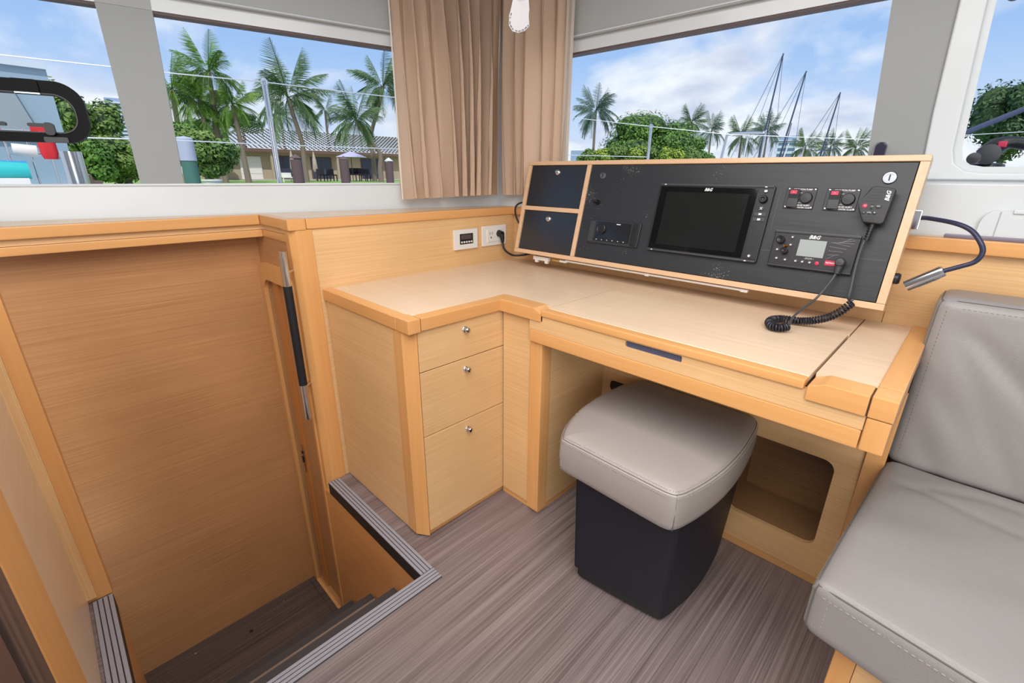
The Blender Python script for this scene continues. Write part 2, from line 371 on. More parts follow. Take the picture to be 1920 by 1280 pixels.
# shelves
PL0 = Vector((-2.07, -.07)); aL = R(12.6); dL = Vector((math.sin(aL), math.cos(aL))); nL = Vector((dL.y, -dL.x))   # left window wall, nL points into the cabin
PB0 = Vector((0, 1.715)); dB = Vector((-math.cos(.056), -math.sin(.056))); nB = Vector((dB.y*-1, dB.x)); nB = Vector((.056, -.998)).normalized()
def Lw(s, z, off=0): q = PL0+dL*s+nL*off; return (q.x, q.y, z)
def Bw(s, z, off=0): q = PB0+dB*s+nB*off; return (q.x, q.y, z)
CS = 1.745; CB = 1.685
shelf_poly = [Lw(-1.2, 0)[:2], (-1.86, -1.24), (-1.86, .598), (-1.60, .598), (-1.60, 1.61), (2.6, 1.61), Bw(-2.6, 0)[:2], Bw(CB, 0)[:2]]
struct('trim_6', prism(shelf_poly, .966, .998), TOPV, smooth=False)
EY, EX = SY, SX
struct('trim_7', bx(-1.862, -1.826, -1.24, .565, .966, 1.0, .004), EY)
struct('trim_8', bx(-1.862, -1.622, .566, .600, .966, 1.0, .004), EX)
struct('trim_9', bx(-1.6215, -1.563, .562, .622, .964, 1.001, .004), SZ)
struct('trim_10', bx(-1.60, -1.563, .6225, 1.612, .966, 1.0, .004), EY)
struct('trim_11', bx(-1.563, 2.6, 1.578, 1.613, .966, 1.0, .004), EX)
# stepped rails below the stair shelf
struct('trim_12', join(bx(-1.90, -1.842, -1.24, .58, .948, .966), bx(-1.90, -1.842, .58, .60, .948, .966)), VY)
struct('trim_13', bx(-1.90, -1.836, -1.24, .572, .922, .947, .003), EY)
struct('trim_14', bx(-1.842, -1.612, .578, .60, .948, .966), VX)
struct('trim_15', bx(-1.842, -1.612, .572, .60, .922, .947, .003), EX)

# ------------------------------------------------------------------ SETTING: white window shell
def lwall(poly, d0=-.05, d1=0): return prism(poly, d0, d1, lambda a, c, d: Lw(a, c, d))
def bwall(poly, d0=-.05, d1=0): return prism(poly, d0, d1, lambda a, c, d: Bw(a, c, d))
ZC = 1.97
struct('wall_left', join(lwall([(-1.2, .99), (CS, .99), (CS, 1.10), (-1.2, 1.10)]),
                         lwall([(-1.2, 1.605), (CS, 1.605), (CS, ZC), (-1.2, ZC)]),
                         lwall([(-1.2, 1.10), (-.95, 1.10), (-.95, 1.605), (-1.2, 1.605)]),
                         lwall([(1.60, 1.10), (CS, 1.10), (CS, 1.605), (1.60, 1.605)])), WHITE)
struct('wall_back', join(bwall([(CB, .99), (-2.6, .99), (-2.6, 1.10), (CB, 1.10)][::-1]),
                         bwall([(CB, 1.59), (CB, ZC), (.15, ZC), (.15, 1.59)]),
                         bwall([(1.55, 1.10), (CB, 1.10), (CB, 1.59), (1.55, 1.59)]),
                         plate([(.15, 1.10), (.15, ZC), (-1.2, ZC), (-1.2, 1.10)], [(.080, 1.21), (.072, 1.185), (.055, 1.172), (.03, 1.167), (-.60, 1.167), (-.66, 1.19), (-.66, 1.76), (-.62, 1.80), (.09, 1.80), (.117, 1.78)], -.05, 0, lambda a, c, d: Bw(a, c, d)),
                         bwall([(-1.2, 1.10), (-2.6, 1.10), (-2.6, ZC), (-1.2, ZC)])), WHITE)
WHITE_SHADED = principled('shaded_white_gelcoat', (148, 150, 150), .4, spec=.4)  # white pillars against the light: their shade is put into a greyer colour
struct('trim_24', lwall([(.353, 1.1005), (.471, 1.1005), (.489, 1.6045), (.353, 1.6045)], -.05, .0015), WHITE_SHADED)
struct('trim_25', bwall([(.15, 1.1005), (.265, 1.1005), (.305, 1.5895), (.15, 1.5895)], -.05, .0015), WHITE_SHADED)
# sill bead, raised mouldings
struct('trim_16', tube([Lw(-1.2, 1.098, .002), Lw(1.55, 1.10, .002)], .004, 8), WHITE)
struct('trim_17', join(lwall([(.353, 1.605), (.488, 1.605), (.490, 1.645), (.353, 1.645)], 0, .0015), lwall([(-1.2, 1.645), (CS-.03, 1.645), (CS-.12, ZC), (-1.2, ZC)], 0, .022)), HEAD)
struct('trim_18', join(bwall([(.15, 1.59), (.305, 1.59), (.31, 1.632), (.15, 1.632)][::-1], 0, .0015), bwall([(CB-.03, 1.632), (CB-.12, ZC), (.155, ZC), (.155, 1.632)], 0, .022)), HEAD)
struct('trim_19', join(tube([Lw(.49, 1.650, .024), Lw(CS-.03, 1.650, .024)], .003, 6), tube([Bw(.16, 1.638, .024), Bw(CB-.03, 1.638, .024)], .003, 6)), WHITE)
struct('trim_20', join(lwall([(-.95, 1.598), (.353, 1.598), (.353, 1.605), (-.95, 1.605)], -.046, -.004), lwall([(.488, 1.598), (1.6, 1.598), (1.6, 1.605), (.488, 1.605)], -.046, -.004), bwall([(1.55, 1.584), (.304, 1.584), (.304, 1.591), (1.55, 1.591)], -.046, -.004)), BROWN)
# raised surround of the right window: a moulded rib and frame
out4 = [(.146, 1.135), (.158, 1.30), (.185, ZC), (-1.2, ZC), (-1.2, 1.135)]
in4 = [(.096, 1.21), (.086, 1.176), (.062, 1.158), (.03, 1.153), (-.60, 1.153), (-.674, 1.18), (-.674, 1.76), (-.62, 1.815), (.10, 1.815), (.131, 1.79)]
fr4 = plate(out4, in4, 0, .012, lambda a, c, d: Bw(a, c, d))
bmesh.ops.bevel(fr4, geom=[e_ for e_ in fr4.edges if e_.is_manifold and e_.calc_face_angle() > 1.2], offset=.005, segments=3, profile=.5, affect='EDGES')
struct('trim_21', fr4, WHITE)
struct('trim_22', bx(-.16, 2.4, 1.668, 1.73, .99, 1.128, .005, 3), WHITE)
hp = Thing('locker_lid', 'white moulded locker lid with rounded corner above the right shelf', 'lid', (.12, 1.66, 1.0))
hp.part('lid', prism(rrect(-.002, .42, .94, 1.066, .03), 1.655, 1.668, lambda a, c, d: (a, d, c), bev=.002), WHITE)
hp.part('lid_joint', bx(.029, .0305, 1.6535, 1.656, 1.0, 1.064), principled('joint_grey', (170, 170, 168), .6))
hp.part('hinge_bar', bx(.05, .40, 1.650, 1.66, 1.060, 1.070, .002), WHITE)
single('sliding_latch', bx(-.058, .30, 1.598, 1.622, 1.0, 1.008, .002), principled('smoked_strip', (120, 112, 128), .3), 'thin grey translucent strip lying on the right shelf edge', 'strip', (.1, 1.61, 1.0))
# panes
for nm, fnc, poly in (('window_1', Lw, [(-.95, 1.10), (.353, 1.10), (.353, 1.605), (-.95, 1.605)]), ('window_2', Lw, [(.471, 1.10), (1.60, 1.10), (1.60, 1.605), (.489, 1.605)]),
                      ('window_3', Bw, [(.265, 1.10), (1.55, 1.10), (1.55, 1.59), (.305, 1.59)]), ('window_4', Bw, [(.13, 1.15), (.13, 1.82), (-.70, 1.82), (-.70, 1.15)])):
    f_ = fnc; o_ = bpy.data.objects.new(nm, None); C.objects.link(o_); o_['kind'] = 'structure'
    struct('pane', prism(poly, -.042, -.036, lambda a, c, d: f_(a, c, d)), GLASS, o_, smooth=False)
# ceiling and the far side of the cabin
struct('ceiling', prism([Lw(-1.25, 0)[:2], Lw(CS, 0)[:2], Bw(CB, 0)[:2], Bw(-2.7, 0)[:2], (2.7, -2.7), (-2.4, -2.7)], ZC, ZC+.05), HEAD, smooth=False)
struct('wall_right', bx(2.6, 2.65, -2.6, 1.9, -.05, ZC), WHITE)
struct('wall_front', bx(-2.4, 2.6, -2.65, -2.6, -.8, ZC), WHITE)
struct('wall_left_aft', join(bx(-2.45, -2.40, -2.6, -1.2, -.8, ZC), bx(-2.45, -1.93, -1.25, -1.2, -.8, ZC)), WHITE)

# partition at the left of the stairwell
pt = Thing('partition', 'pale veneered partition with orange wooden posts left of the stairs', 'partition', (-1.1, -.16, 0))
pt.part('panel', bx(-1.53, -.72, -.172, -.148, .004, .965), veneer('X', 'pale_partition_veneer', (224, 196, 160), (231, 206, 173), (238, 216, 186), .28))
pt.part('post', bx(-1.56, -1.512, -.165, -.094, .0015, .965, .003), SZ)
pt.part('edge_strip', bx(-1.512, -1.50, -.16, -.127, .02, .965), VZ)
pt.part('post', bx(-.725, -.585, -.172, -.10, .0015, .965, .004), SZ)
fg = Thing('appliance', 'dark laminated appliance cabinet with a steel side at the far left edge', 'cabinet', (-.35, -.25, 0))
fg.part('body', bx(-.584, -.515, -.45, -.101, .004, .90, .002), DARKFLOOR)
fg.part('seal', bx(-.515, -.497, -.45, -.106, .02, .90), principled('black_seal', (10, 9, 11), .6))
fg.part('door', bx(-.497, -.12, -.45, -.101, .02, .90, .006), principled('brushed_dark_steel', (120, 106, 104), .35, metal=.7))
fg.part('screw', lathe([(.005, 0), (.0045, .002), (.001, .0024)], 12, Matrix.Translation((-.56, -.101, .605)) @ Matrix.Rotation(R(-90), 4, 'X')), CHROME)

# ------------------------------------------------------------------ DESK UNIT
cab = Thing('drawer_cabinet', 'light oak pedestal of three drawers beside the stairs', 'cabinet', (-1.3, .85, 0))
cab.part('side_panel', bx(-1.564, -1.132, .656, .672, .004, .722), VX)
cab.part('corner_post', prism([(-1.132, .653), (-1.086, .653), (-1.0485, .6785), (-1.0485, .6815), (-1.132, .6815)], .006, .724, bev=.002), SZ)
cab.part('kick_board', join(bx(-1.072, -1.060, .675, 1.03, 0.001, .022), bx(-1.56, -1.072, .675, .690, .001, .004)), SY)
cab.part('carcass', bx(-1.56, -1.075, .69, 1.03, .023, .715), principled('dark_gap', (70, 44, 30), .8))
DZ = [(.022, .3765), (.3795, .5925), (.5955, .722)]
for (z0, z1), zk in zip(DZ, (.341, .558, .702-.012)):
    d_ = cab.part('drawer', bx(-1.068, -1.050, .684, 1.0265, z0, z1, .001, 1), VY)
    kb = lathe([(.0, 0), (.0105, 0), (.0105, .002), (.0085, .004), (.0055, .005), (.0055, .010), (.008, .012), (.0085, .017), (.0065, .0195), (.001, .020)], 20, Matrix.Translation((-1.050, .856, zk)) @ Matrix.Rotation(R(90), 4, 'Y'))
    cab.part('knob', kb, CHROME, parent=d_)

desk = Thing('navigation_desk', 'light oak L-shaped navigation desk with orange wood edging', 'desk', (-.6, 1.3, 0))
# worktop fields
desk.part('worktop', join(bx(-1.569, -1.08, .685, 1.599, .742, ZT), bx(-1.08, -.867, 1.058, 1.599, .742, ZT), bx(-.867, -.168, 1.404, 1.599, .742, ZT),
                          bx(-.1645, -.062, 1.062, 1.599, .742, ZT), bx(-.867, -.168, 1.4045, 1.43, .715, .73)), TOPV, smooth=False)
desk.part('joint_core', join(bx(-1.104, -1.095, .652, .688, .724, ZT+.0008), bx(-1.08, -1.042, .687, .694, .724, ZT+.0008), bx(-.868, -.864, 1.004, 1.056, .724, .756), bx(-.0655, -.061, 1.001, 1.06, .724, ZT+.001), bx(-.060, -.024, 1.057, 1.064, .724, ZT+.004)), principled('dark_joint_shade', (70, 44, 30), .8), kind='stuff')
desk.part('lid_gap_shade', bx(-.868, -.167, 1.03, 1.4045, .722, .7405), principled('dark_joint_shade', (70, 44, 30), .8))  # dark board below the lid, its colour stands for shade in the gap
desk.part('edge_trim', bx(-1.569, -1.1018, .648, .686, .722, ZT+.002, .0035, 2), SX)
desk.part('corner_block', bx(-1.0998, -1.038, .648, .6895, .722, ZT+.003, .003, 2), SZ)
desk.part('edge_trim', bx(-1.082, -1.040, .6915, 1.0385, .723, ZT+.002, .0035, 2), SY)
desk.part('edge_trim', prism([(-1.081, .722), (-.868, .722), (-.868, .748), (-.895, .7625), (-1.081, .7625)], 1.000, 1.060, lambda a, c, d: (a, d, c), bev=.0025), SX)
lid = desk.part('lid', bx(-.8642, -.1705, 1.030, 1.4015, .745, ZT+.001, .0015, 1), TOPV, label='hinged oak desk lid with a thin dark joint around it')
desk.part('lid_trim', bx(-.866, -.170, .999, 1.031, .741, ZT+.001, .0035, 2), SX, parent=lid)
desk.part('edge_trim', prism([(-.1645, .722), (-.0645, .722), (-.0645, .7635), (-.137, .7635), (-.1645, .752)], .998, 1.062, lambda a, c, d: (a, d, c), bev=.0025), SX)
desk.part('corner_block', bx(-.0622, -.022, .998, 1.0598, .722, ZT+.006, .0035, 2), SX)
desk.part('edge_trim', bx(-.0622, -.022, 1.0618, 1.599, .722, ZT+.006, .0035, 2), SY)
# apron with its mesh slot
desk.part('apron', plate([(-.915, .692), (-.063, .692), (-.063, .7405), (-.915, .7405)], rrect(-.578, -.424, .7215, .7385, .005), 1.004, 1.022, lambda a, c, d: (a, d, c)), VX)
mesh_b = [bx(-.58+i*.004, -.5782+i*.004, 1.008, 1.0092, .7205, .7385) for i in range(39)]+[bx(-.578, -.424, 1.0086, 1.0096, .7215+k*.0035, .7228+k*.0035) for k in range(5)]
vs_ = desk.part('vent_backing', bx(-.582, -.42, 1.013, 1.021, .719, .740), BLACK)
desk.part('mesh_grille', join(*mesh_b), principled('mesh_wire', (120, 126, 158), .4, metal=.5), parent=vs_, kind='stuff')
desk.part('lower_rail', bx(-.915, -.063, 1.002, 1.024, .651, .6915, .004), SX)
desk.part('end_cap', bx(-.0615, -.023, .999, 1.05, .653, .7215, .004), SZ)
desk.part('end_panel', bx(-.056, -.024, 1.05, 1.37, .653, .722, .002), SX)
# leg beside the drawers
desk.part('leg_panel', bx(-1.045, -.921, 1.018, 1.034, .026, .722), VZ if False else VX)
desk.part('leg_post', bx(-.9195, -.868, 1.012, 1.06, .012, .651, .004), SZ)
desk.part('kneehole_side', bx(-.884, -.870, 1.06, 1.372, .026, .70), VY)
desk.part('kick_board', join(bx(-1.05, -.873, 1.022, 1.034, .001, .0255), bx(-.884, -.873, 1.034, 1.372, .001, .0255)), SX)
desk.part('back_panel', plate([(-.884, .028), (-.064, .028), (-.064, .70), (-.884, .70)], rrect(-.365, -.117, .125, .412, .03), 1.372, 1.388, lambda a, c, d: (a, d, c)), VX)
desk.part('back_kick', bx(-.873, -.064, 1.374, 1.386, .001, .0275), SX)
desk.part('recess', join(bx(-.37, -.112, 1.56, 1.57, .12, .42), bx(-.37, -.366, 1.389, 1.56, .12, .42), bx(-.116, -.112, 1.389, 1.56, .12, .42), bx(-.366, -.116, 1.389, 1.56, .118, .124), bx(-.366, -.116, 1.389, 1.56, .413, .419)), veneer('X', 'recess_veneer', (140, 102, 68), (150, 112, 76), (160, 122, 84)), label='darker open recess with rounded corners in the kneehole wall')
desk.part('cable_slot', prism(rrect(-.835, -.70, .385, .425, .014), 1.3705, 1.373, lambda a, c, d: (a, d, c)), BLACK)
desk.part('end_strip', bx(-.0635, -.022, 1.362, 1.388, .001, .652, .002), SZ)

# ------------------------------------------------------------------ CONSOLE
TH = R(13.6)
MC = Matrix(((1, 0, 0, -1.438), (0, math.sin(TH), -math.cos(TH), 1.469), (0, math.cos(TH), math.sin(TH), .82), (0, 0, 0, 1)))
KU, KV = .994, .899
def cp(u, v): return (u*KU, v*KV)
def cbx(u0, u1, v0, v1, w0, w1, bev=0, seg=2): return bx(u0*KU, u1*KU, v0*KV, v1*KV, w0, w1, bev, seg)
def cM(u, v, w=0): return Matrix.Translation((u*KU, v*KV, w))
con = Thing('instrument_console', 'sloping wood-framed instrument console with a scuffed black face', 'console', (.66, 0, -.03), MC)
W_, H_ = 1.325, .426
con.part('frame_top', cbx(0, W_, .409, H_, -.045, .004, .0015), CON)
con.part('frame_bottom', cbx(0, W_, 0, .0185, -.045, .004, .0015), CON)
con.part('frame_side', cbx(0, .0175, .0188, .4087, -.045, .004, .0015), CONZ)
con.part('frame_side', cbx(1.3055, W_, .0188, .4087, -.045, .004, .0015), CONZ)
con.part('divider', cbx(.3095, .3285, .0188, .4087, -.03, .003, .001), CONZ)
con.part('divider', cbx(.0178, .3093, .2035, .2225, -.03, .003, .001), CON)
con.part('back_board', cbx(.0178, 1.3053, .0188, .4087, -.045, -.03), CON)
for v0, v1, uk, vk, yn in ((.2245, .407, .165, .378, 0), (.0205, .2015, .161, .170, 1)):
    d_ = con.part('compartment_door', cbx(.0205, .3075, v0, v1, -.012, -.001, .0012), DOORB)
    kn = lathe([(.0115, 0), (.0115, .003), (.009, .006), (.0055, .007), (.0055, .012), (.004, .013)], 22, cM(uk, vk, -.001))
    k_ = con.part('lock_knob', kn, CHROME, parent=d_)
con.part('face_panel', cbx(.3305, 1.3035, .0205, .4067, -.012, 0, .001), PANEL, label='scuffed matt black instrument panel')
for uk, vk, s_ in ((.389, .365, 1), (1.255, .365, 1.25)):
    k_ = con.part('round_lock', lathe([(.0125*s_, 0), (.0125*s_, .002), (.011*s_, .004), (.0075*s_, .0042), (.0075*s_, .003), (.001, .003)], 26, cM(uk, vk, 0)), principled('satin_steel', (140, 143, 152), .38, metal=1))
con.part('keyhole', cbx(.3875, .3905, .357, .373, .002, .0036), BLACK)
con.part('keyhole', cbx(1.2535, 1.2565, .357, .373, .003, .0042), BLACK)
con.part('side_button', lathe([(.014, 0), (.014, .008), (.011, .012), (.001, .013)], 20, Matrix.Translation((W_*KU, .085, -.012)) @ Matrix.Rotation(R(90), 4, 'Y')), RUBBER)
con.part('selector_knob', join(lathe([(.009, 0), (.009, .006), (.006, .016), (.005, .020)], 16, cM(.392, .256)), cbx(.378, .400, .252, .260, .008, .024, .002)), BLACK)
for q in ((1.012, 1.0128, .20, .33), (.995, 1.028, .132, .1330), (1.243, 1.30, .138, .1388)): con.part('scratch', cbx(*q, -.0002, .0002), principled('scratch', (96, 96, 98), .7))

# chartplotter
cpn = Thing('chartplotter', 'large black rectangular chartplotter screen in the middle of the console', 'screen', cM(.815, .21, 0).translation, MC)
cpn.part('housing', cbx(.637, .999, .089, .334, .0002, .010, .003, 2), BLACK)
cpn.part('edge_strip', cbx(.640, .996, .328, .336, .008, .013, .0015), GREYP)
cpn.part('edge_strip', cbx(.640, .996, .087, .094, .008, .013, .0015), GREYP)
cpn.part('glass_front', cbx(.643, .954, .097, .325, .0095, .0112, .0006, 1), SCREEN)
cpn.part('display', cbx(.668, .932, .113, .306, .0112, .0114), principled('display', (26, 28, 27), .09, spec=.55))
cpn.part('key_strip', cbx(.957, .996, .097, .325, .0095, .0115, .001), BLACK)
cpn.part('rotary_knob', lathe([(.0115, .011), (.0115, .018), (.009, .022), (.006, .022), (.004, .019), (.001, .0185)], 24, cM(.976, .291)), BLACK)
for v in (.317, .262, .107):
    cpn.part('button', lathe([(.0065, .011), (.0065, .0135), (.005, .014), (.001, .014)], 18, cM(.976, v)), GREYP)
cpn.part('button', cbx(.960, .993, .237, .249, .011, .013, .001), GREYP); cpn.part('button', cbx(.960, .993, .220, .232, .011, .013, .001), GREYP)
cpn.part('marking', join(*[cbx(.973, .981, v, v+.006, .0135, .0143) for v in (.314, .2405, .2235)], text('x', .016, (.976*KU, .263*KV, .0143)), lathe([(.0032, .014), (.0032, .0145)], 12, cM(.976, .107))), PRINT, kind='stuff')
cpn.part('logo', text('B&G', .0125, (.806*KU, .3165*KV, .0114), shear=.3, bold=.0004), PRINT, smooth=False)
cpn.part('corner_tick', join(*[cbx(u, u+.006, v, v+.003, .0125, .0136) for u, v in ((.655, .330), (.972, .3285), (.655, .0885), (.965, .0885))]), PRINT, kind='stuff')

# stereo
ste = Thing('marine_stereo', 'small black stereo unit with a round dial at the left of the console', 'stereo', cM(.485, .135).translation, MC)
ste.part('bezel', cbx(.376, .596, .088, .183, .0002, .008, .003), principled('stereo_bezel', (50, 52, 55), .25))
ste.part('face', cbx(.410, .560, .099, .177, .0075, .0095, .001), principled('stereo_face', (30, 31, 34), .12))
ste.part('key_row', cbx(.410, .552, .099, .109, .0092, .0104, .0005), BLACK)
ste.part('dial', lathe([(.0185, .009), (.0185, .017), (.016, .0185), (.0135, .0165), (.001, .0165)], 28, cM(.438, .147)), BLACK)
ste.part('end_grip', cbx(.566, .590, .093, .178, .0075, .011, .002), BLACK); ste.part('end_grip', cbx(.382, .404, .093, .178, .0075, .010, .002), GREYP)
ste.part('marking', join(*[cbx(.421+i*.0235, .425+i*.0235, .1025, .1050, .0104, .0108) for i in range(6)], cbx(.498, .515, .169, .1725, .0095, .0099)), PRINT, kind='stuff')

# pump panels
def pump(u0, lab):
    t = Thing('pump_switch_panel', lab, 'switch panel', cM(u0+.038, .30).translation, MC, 'pump switch panels')
    t.part('plate', cbx(u0, u0+.076, .268, .333, .0002, .002, .001, 1), principled('panel_plate', (34, 28, 34), .4))
    rk = t.part('rocker_switch', prism([(-.004, .002), (-.004, .010), (.020, .0105), (.045, .0135), (.045, .002)], (u0+.010)*KU, (u0+.036)*KU, lambda a, c, d: (d, .276*KV+a, c), bev=.001), principled('rocker', (34, 35, 36), .3))
    t.part('lamp_window', cbx(u0+.0135, u0+.0305, .311, .322, .0115, .0144), RED, parent=rk)
    dd = t.part('alarm_dial', lathe([(.0155, .002), (.0155, .006), (.0135, .0085), (.001, .009)], 26, cM(u0+.054, .302)), BLACK)
    t.part('sound_slot', join(*[bx(-.010, .010, -.0006, .0006, 0, .0008) for _ in (1,)]), GREYP, parent=dd) if False else None
    t.part('marking', join(text('JOHNSON PUMP', .0062, ((u0+.041)*KU, .3275*KV, .0021), bold=.0001), text('BILGE ALERT', .0056, ((u0+.051)*KU, .2795*KV, .0021), bold=.0001), text('HIGH WATER ALARM', .0050, ((u0+.048)*KU, .2725*KV, .0021), bold=.0001),
        text('ON', .004, ((u0+.0385)*KU, .317*KV, .0021)), text('OFF', .004, ((u0+.0385)*KU, .302*KV, .0021)), text('AUTO', .004, ((u0+.0385)*KU, .287*KV, .0021)), text('~', .008, ((u0+.022)*KU, .3165*KV, .0146))), PRINT, smooth=False, kind='stuff')
    for a, b_ in ((.006, .328), (.071, .328), (.006, .273), (.071, .273)):
        t.part('screw', lathe([(.0022, .002), (.0022, .003), (.001, .0033)], 10, cM(u0+a, b_)), CHROME)
pump(1.0285, 'left of the two small pump switch panels, next to the chartplotter')
pump(1.1275, 'right of the two small pump switch panels, next to the microphone')

# VHF radio
vh = Thing('vhf_radio', 'black marine radio with a grey display at the lower right of the console', 'radio', cM(1.13, .142).translation, MC)
vh.part('housing', cbx(1.030, 1.236, .087, .199, .0002, .010, .003), principled('radio_body', (30, 27, 31), .4))
vh.part('edge_strip', cbx(1.030, 1.236, .191, .201, .008, .013, .002), GREYP); vh.part('edge_strip', cbx(1.030, 1.236, .085, .092, .008, .012, .002), BLACK)
vh.part('display', cbx(1.098, 1.1635, .125, .176, .0095, .0112, .0005, 1), LCD)
vh.part('volume_knob', lathe([(.011, .010), (.0105, .022), (.008, .024), (.003, .022), (.001, .022)], 22, cM(1.050, .169)), BLACK)
vh.part('volume_knob', lathe([(.0092, .010), (.0088, .022), (.006, .024), (.003, .022), (.001, .022)], 22, cM(1.067, .136)), BLACK)
vh.part('brass_pin', tube([(1.070*KU, .152*KV, .011), (1.064*KU, .150*KV, .020)], .003, 8), BRASS)
for u, v in ((1.078, .180), (1.078, .156), (1.047, .138), (1.051, .111), (1.074, .109), (1.101, .1085), (1.118, .1085), (1.136, .1085)):
    b_ = vh.part('button', lathe([(.0052, .010), (.0052, .012), (.001, .0125)], 16, cM(u, v)), GREYP)
    vh.part('marking', cbx(u-.0022, u+.0022, v-.0018, v+.0018, .0122, .0131), PRINT, parent=b_)
vh.part('button', lathe([(.0052, .010), (.0052, .012), (.001, .0125)], 16, cM(1.1535, .1085)), RED, label='magenta round button')
rd = vh.part('distress_cover', cbx(1.171, 1.197, .1055, .121, .010, .0125, .0008, 1), RED, label='magenta distress cover')
vh.part('marking', text('DISTRESS', .0052, (1.184*KU, .1135*KV, .0127), bold=.0001), PRINT, parent=rd, smooth=False)
vh.part('divider_line', cbx(1.0893, 1.0903, .103, .188, .010, .0106), GREYP); vh.part('divider_line', cbx(1.1682, 1.1692, .103, .190, .010, .0106), GREYP)
vh.part('speaker_rib', join(*[tube([((1.172+max(0, i-4)*.0068)*KU, (.124+min(i, 4)*.0125)*KV, .0105), ((1.172+min(i+3, 8)*.0066)*KU, (.124+.004+max(0, i-1)*.0090)*KV+.018*0+.010, .0105)], .0011, 5) for i in range(9)]), principled('speaker_grey', (96, 96, 98), .4), kind='stuff')
vh.part('jack_socket', lathe([(.0155, .010), (.0155, .012), (.001, .012)], 24, cM(1.212, .118)), BLACK)
vh.part('logo', text('B&G', .0135, (1.131*KU, .1845*KV, .0104), shear=.3, bold=.0004), PRINT, smooth=False)
vh.part('marking', text('- ZOOM +', .0055, (1.131*KU, .1195*KV, .0104)), PRINT, smooth=False)

# microphone on its clip
mc = Thing('handheld_microphone', 'black handheld radio microphone hanging at the right end of the console', 'microphone', cM(1.243, .28).translation, MC)
mo = [cp(*q) for q in ((1.238, .335), (1.279, .328), (1.274, .236), (1.268, .231), (1.231, .234), (1.210, .279), (1.212, .288), (1.229, .331))]
mc.part('body', prism(mo, .010, .036, bev=.004), principled('mic_body', (48, 48, 49), .5, bump=(400, .1)))
mc.part('clip', cbx(1.235, 1.26, .26, .31, .0003, .011, .002), BLACK)
for a, b_, v in ((1.237, 1.258, .3245), (1.233, 1.257, .3165), (1.230, 1.256, .3085), (1.227, 1.255, .3005), (1.225, 1.254, .2925), (1.228, 1.253, .2485), (1.230, 1.253, .2435), (1.232, 1.253, .2385)): mc.part('grille_slot', cbx(a, b_, v, v+.0022, .0355, .0366), BLACK)
for (u, v, m_, r_) in ((1.2265, .2785, RED, .0052), (1.2415, .2835, BLACK, .0032), (1.2415, .2735, BLACK, .0032), (1.2545, .2785, BLACK, .0058), (1.228, .2605, BLACK, .004), (1.2395, .2605, BLACK, .004), (1.2505, .2605, BLACK, .004)):
    mc.part('button', lathe([(r_, .0355), (r_, .0375), (.001, .038)], 16, cM(u, v)), m_)
mc.part('marking', join(text('+', .008, (1.2505*KU, .2605*KV, .0382)), text('-', .008, (1.228*KU, .2605*KV, .0382)), text('VOL', .005, (1.2395*KU, .2605*KV, .0382)), text('H/L', .0045, (1.2545*KU, .2785*KV, .0382)), text('16', .0045, (1.2265*KU, .2785*KV, .0382)), text('CH', .004, (1.2415*KU, .2785*KV, .0375))), PRINT, smooth=False, kind='stuff')
mc.part('logo', text('B&G', .0125, (1.2675*KU, .307*KV, .0363), Matrix.Rotation(R(90), 4, 'Z'), shear=.3, bold=.0004), PRINT, smooth=False)
def cw(u, v, w_): return MC @ Vector((u*KU, v*KV, w_))
cord = [cw(1.251, .232, .022), cw(1.248, .20, .022), cw(1.243, .17, .022), cw(1.243, .11, .022), cw(1.247, .05, .024), cw(1.250, .018, .034), (MC @ Vector((0,0,0)))*0+Vector((-.182, 1.407, .848))]
coil_c = [Vector(p) for p in ((-.181, 1.405, .842), (-.196, 1.402, .820), (-.215, 1.400, .801), (-.236, 1.398, .788), (-.259, 1.394, .779), (-.280, 1.388, .775), (-.305, 1.384, .774), (-.327, 1.372, .774), (-.339, 1.345, .774), (-.334, 1.310, .774), (-.318, 1.286, .774), (-.300, 1.288, .774), (-.288, 1.306, .776))]
cord = [MC.inverted() @ p for p in cord]
# strain relief
sr = tube([cp(1.252, .236)+(.022,), cp(1.249, .185)+(.022,)], [.006, .0045], 12, smooth=1)
for k in range(6): merge(sr, lathe([(.0066, -.0014), (.0066, .0014)], 12, Matrix.Translation(Vector(cp(1.2515-k*.0005, .228-k*.0075)+(.022,))) @ Matrix.Rotation(R(90), 4, 'X')))
mc.part('strain_relief', sr, BLACK)
mc.part('cord', tube(cord, .0034, 8), principled('cord_grey', (70, 70, 72), .5))
# coil: helix about the path
def catmull(P, k):
    o = []; m = len(P)
    for i in range(m-1):
        p0, p1, p2, p3 = P[max(i-1, 0)], P[i], P[i+1], P[min(i+2, m-1)]
        for j in range(k):
            t = j/k; o.append(.5*((2*p1)+(-p0+p2)*t+(2*p0-5*p1+4*p2-p3)*t*t+(-p0+3*p1-3*p2+p3)*t**3))
    o.append(P[-1]); return o
cc_ = catmull(coil_c, 60); turns = 46; hx = []
L_ = len(cc_); prev = None
for i, p in enumerate(cc_):
    tn = (cc_[min(i+1, L_-1)]-cc_[max(i-1, 0)]).normalized()
    if prev is None: prev = tn.orthogonal().normalized()
    prev = (prev-tn*prev.dot(tn)).normalized(); q = tn.cross(prev); a = 2*math.pi*turns*i/(L_-1)
    hx.append(MC.inverted() @ (p+(prev*math.cos(a)+q*math.sin(a))*.0082))
mc.part('coiled_cord', tube(hx, .0027, 6, smooth=1), RUBBER)
tail = [Vector(p) for p in ((-.287, 1.312, .780), (-.290, 1.345, .792), (-.283, 1.385, .806))]+[cw(1.180, .004, .035), cw(1.2, .06, .028), cw(1.206, .088, .022)]
mc.part('cord', tube([MC.inverted() @ p for p in tail], .003, 8, smooth=5), principled('cord_grey', (70, 70, 72), .5))
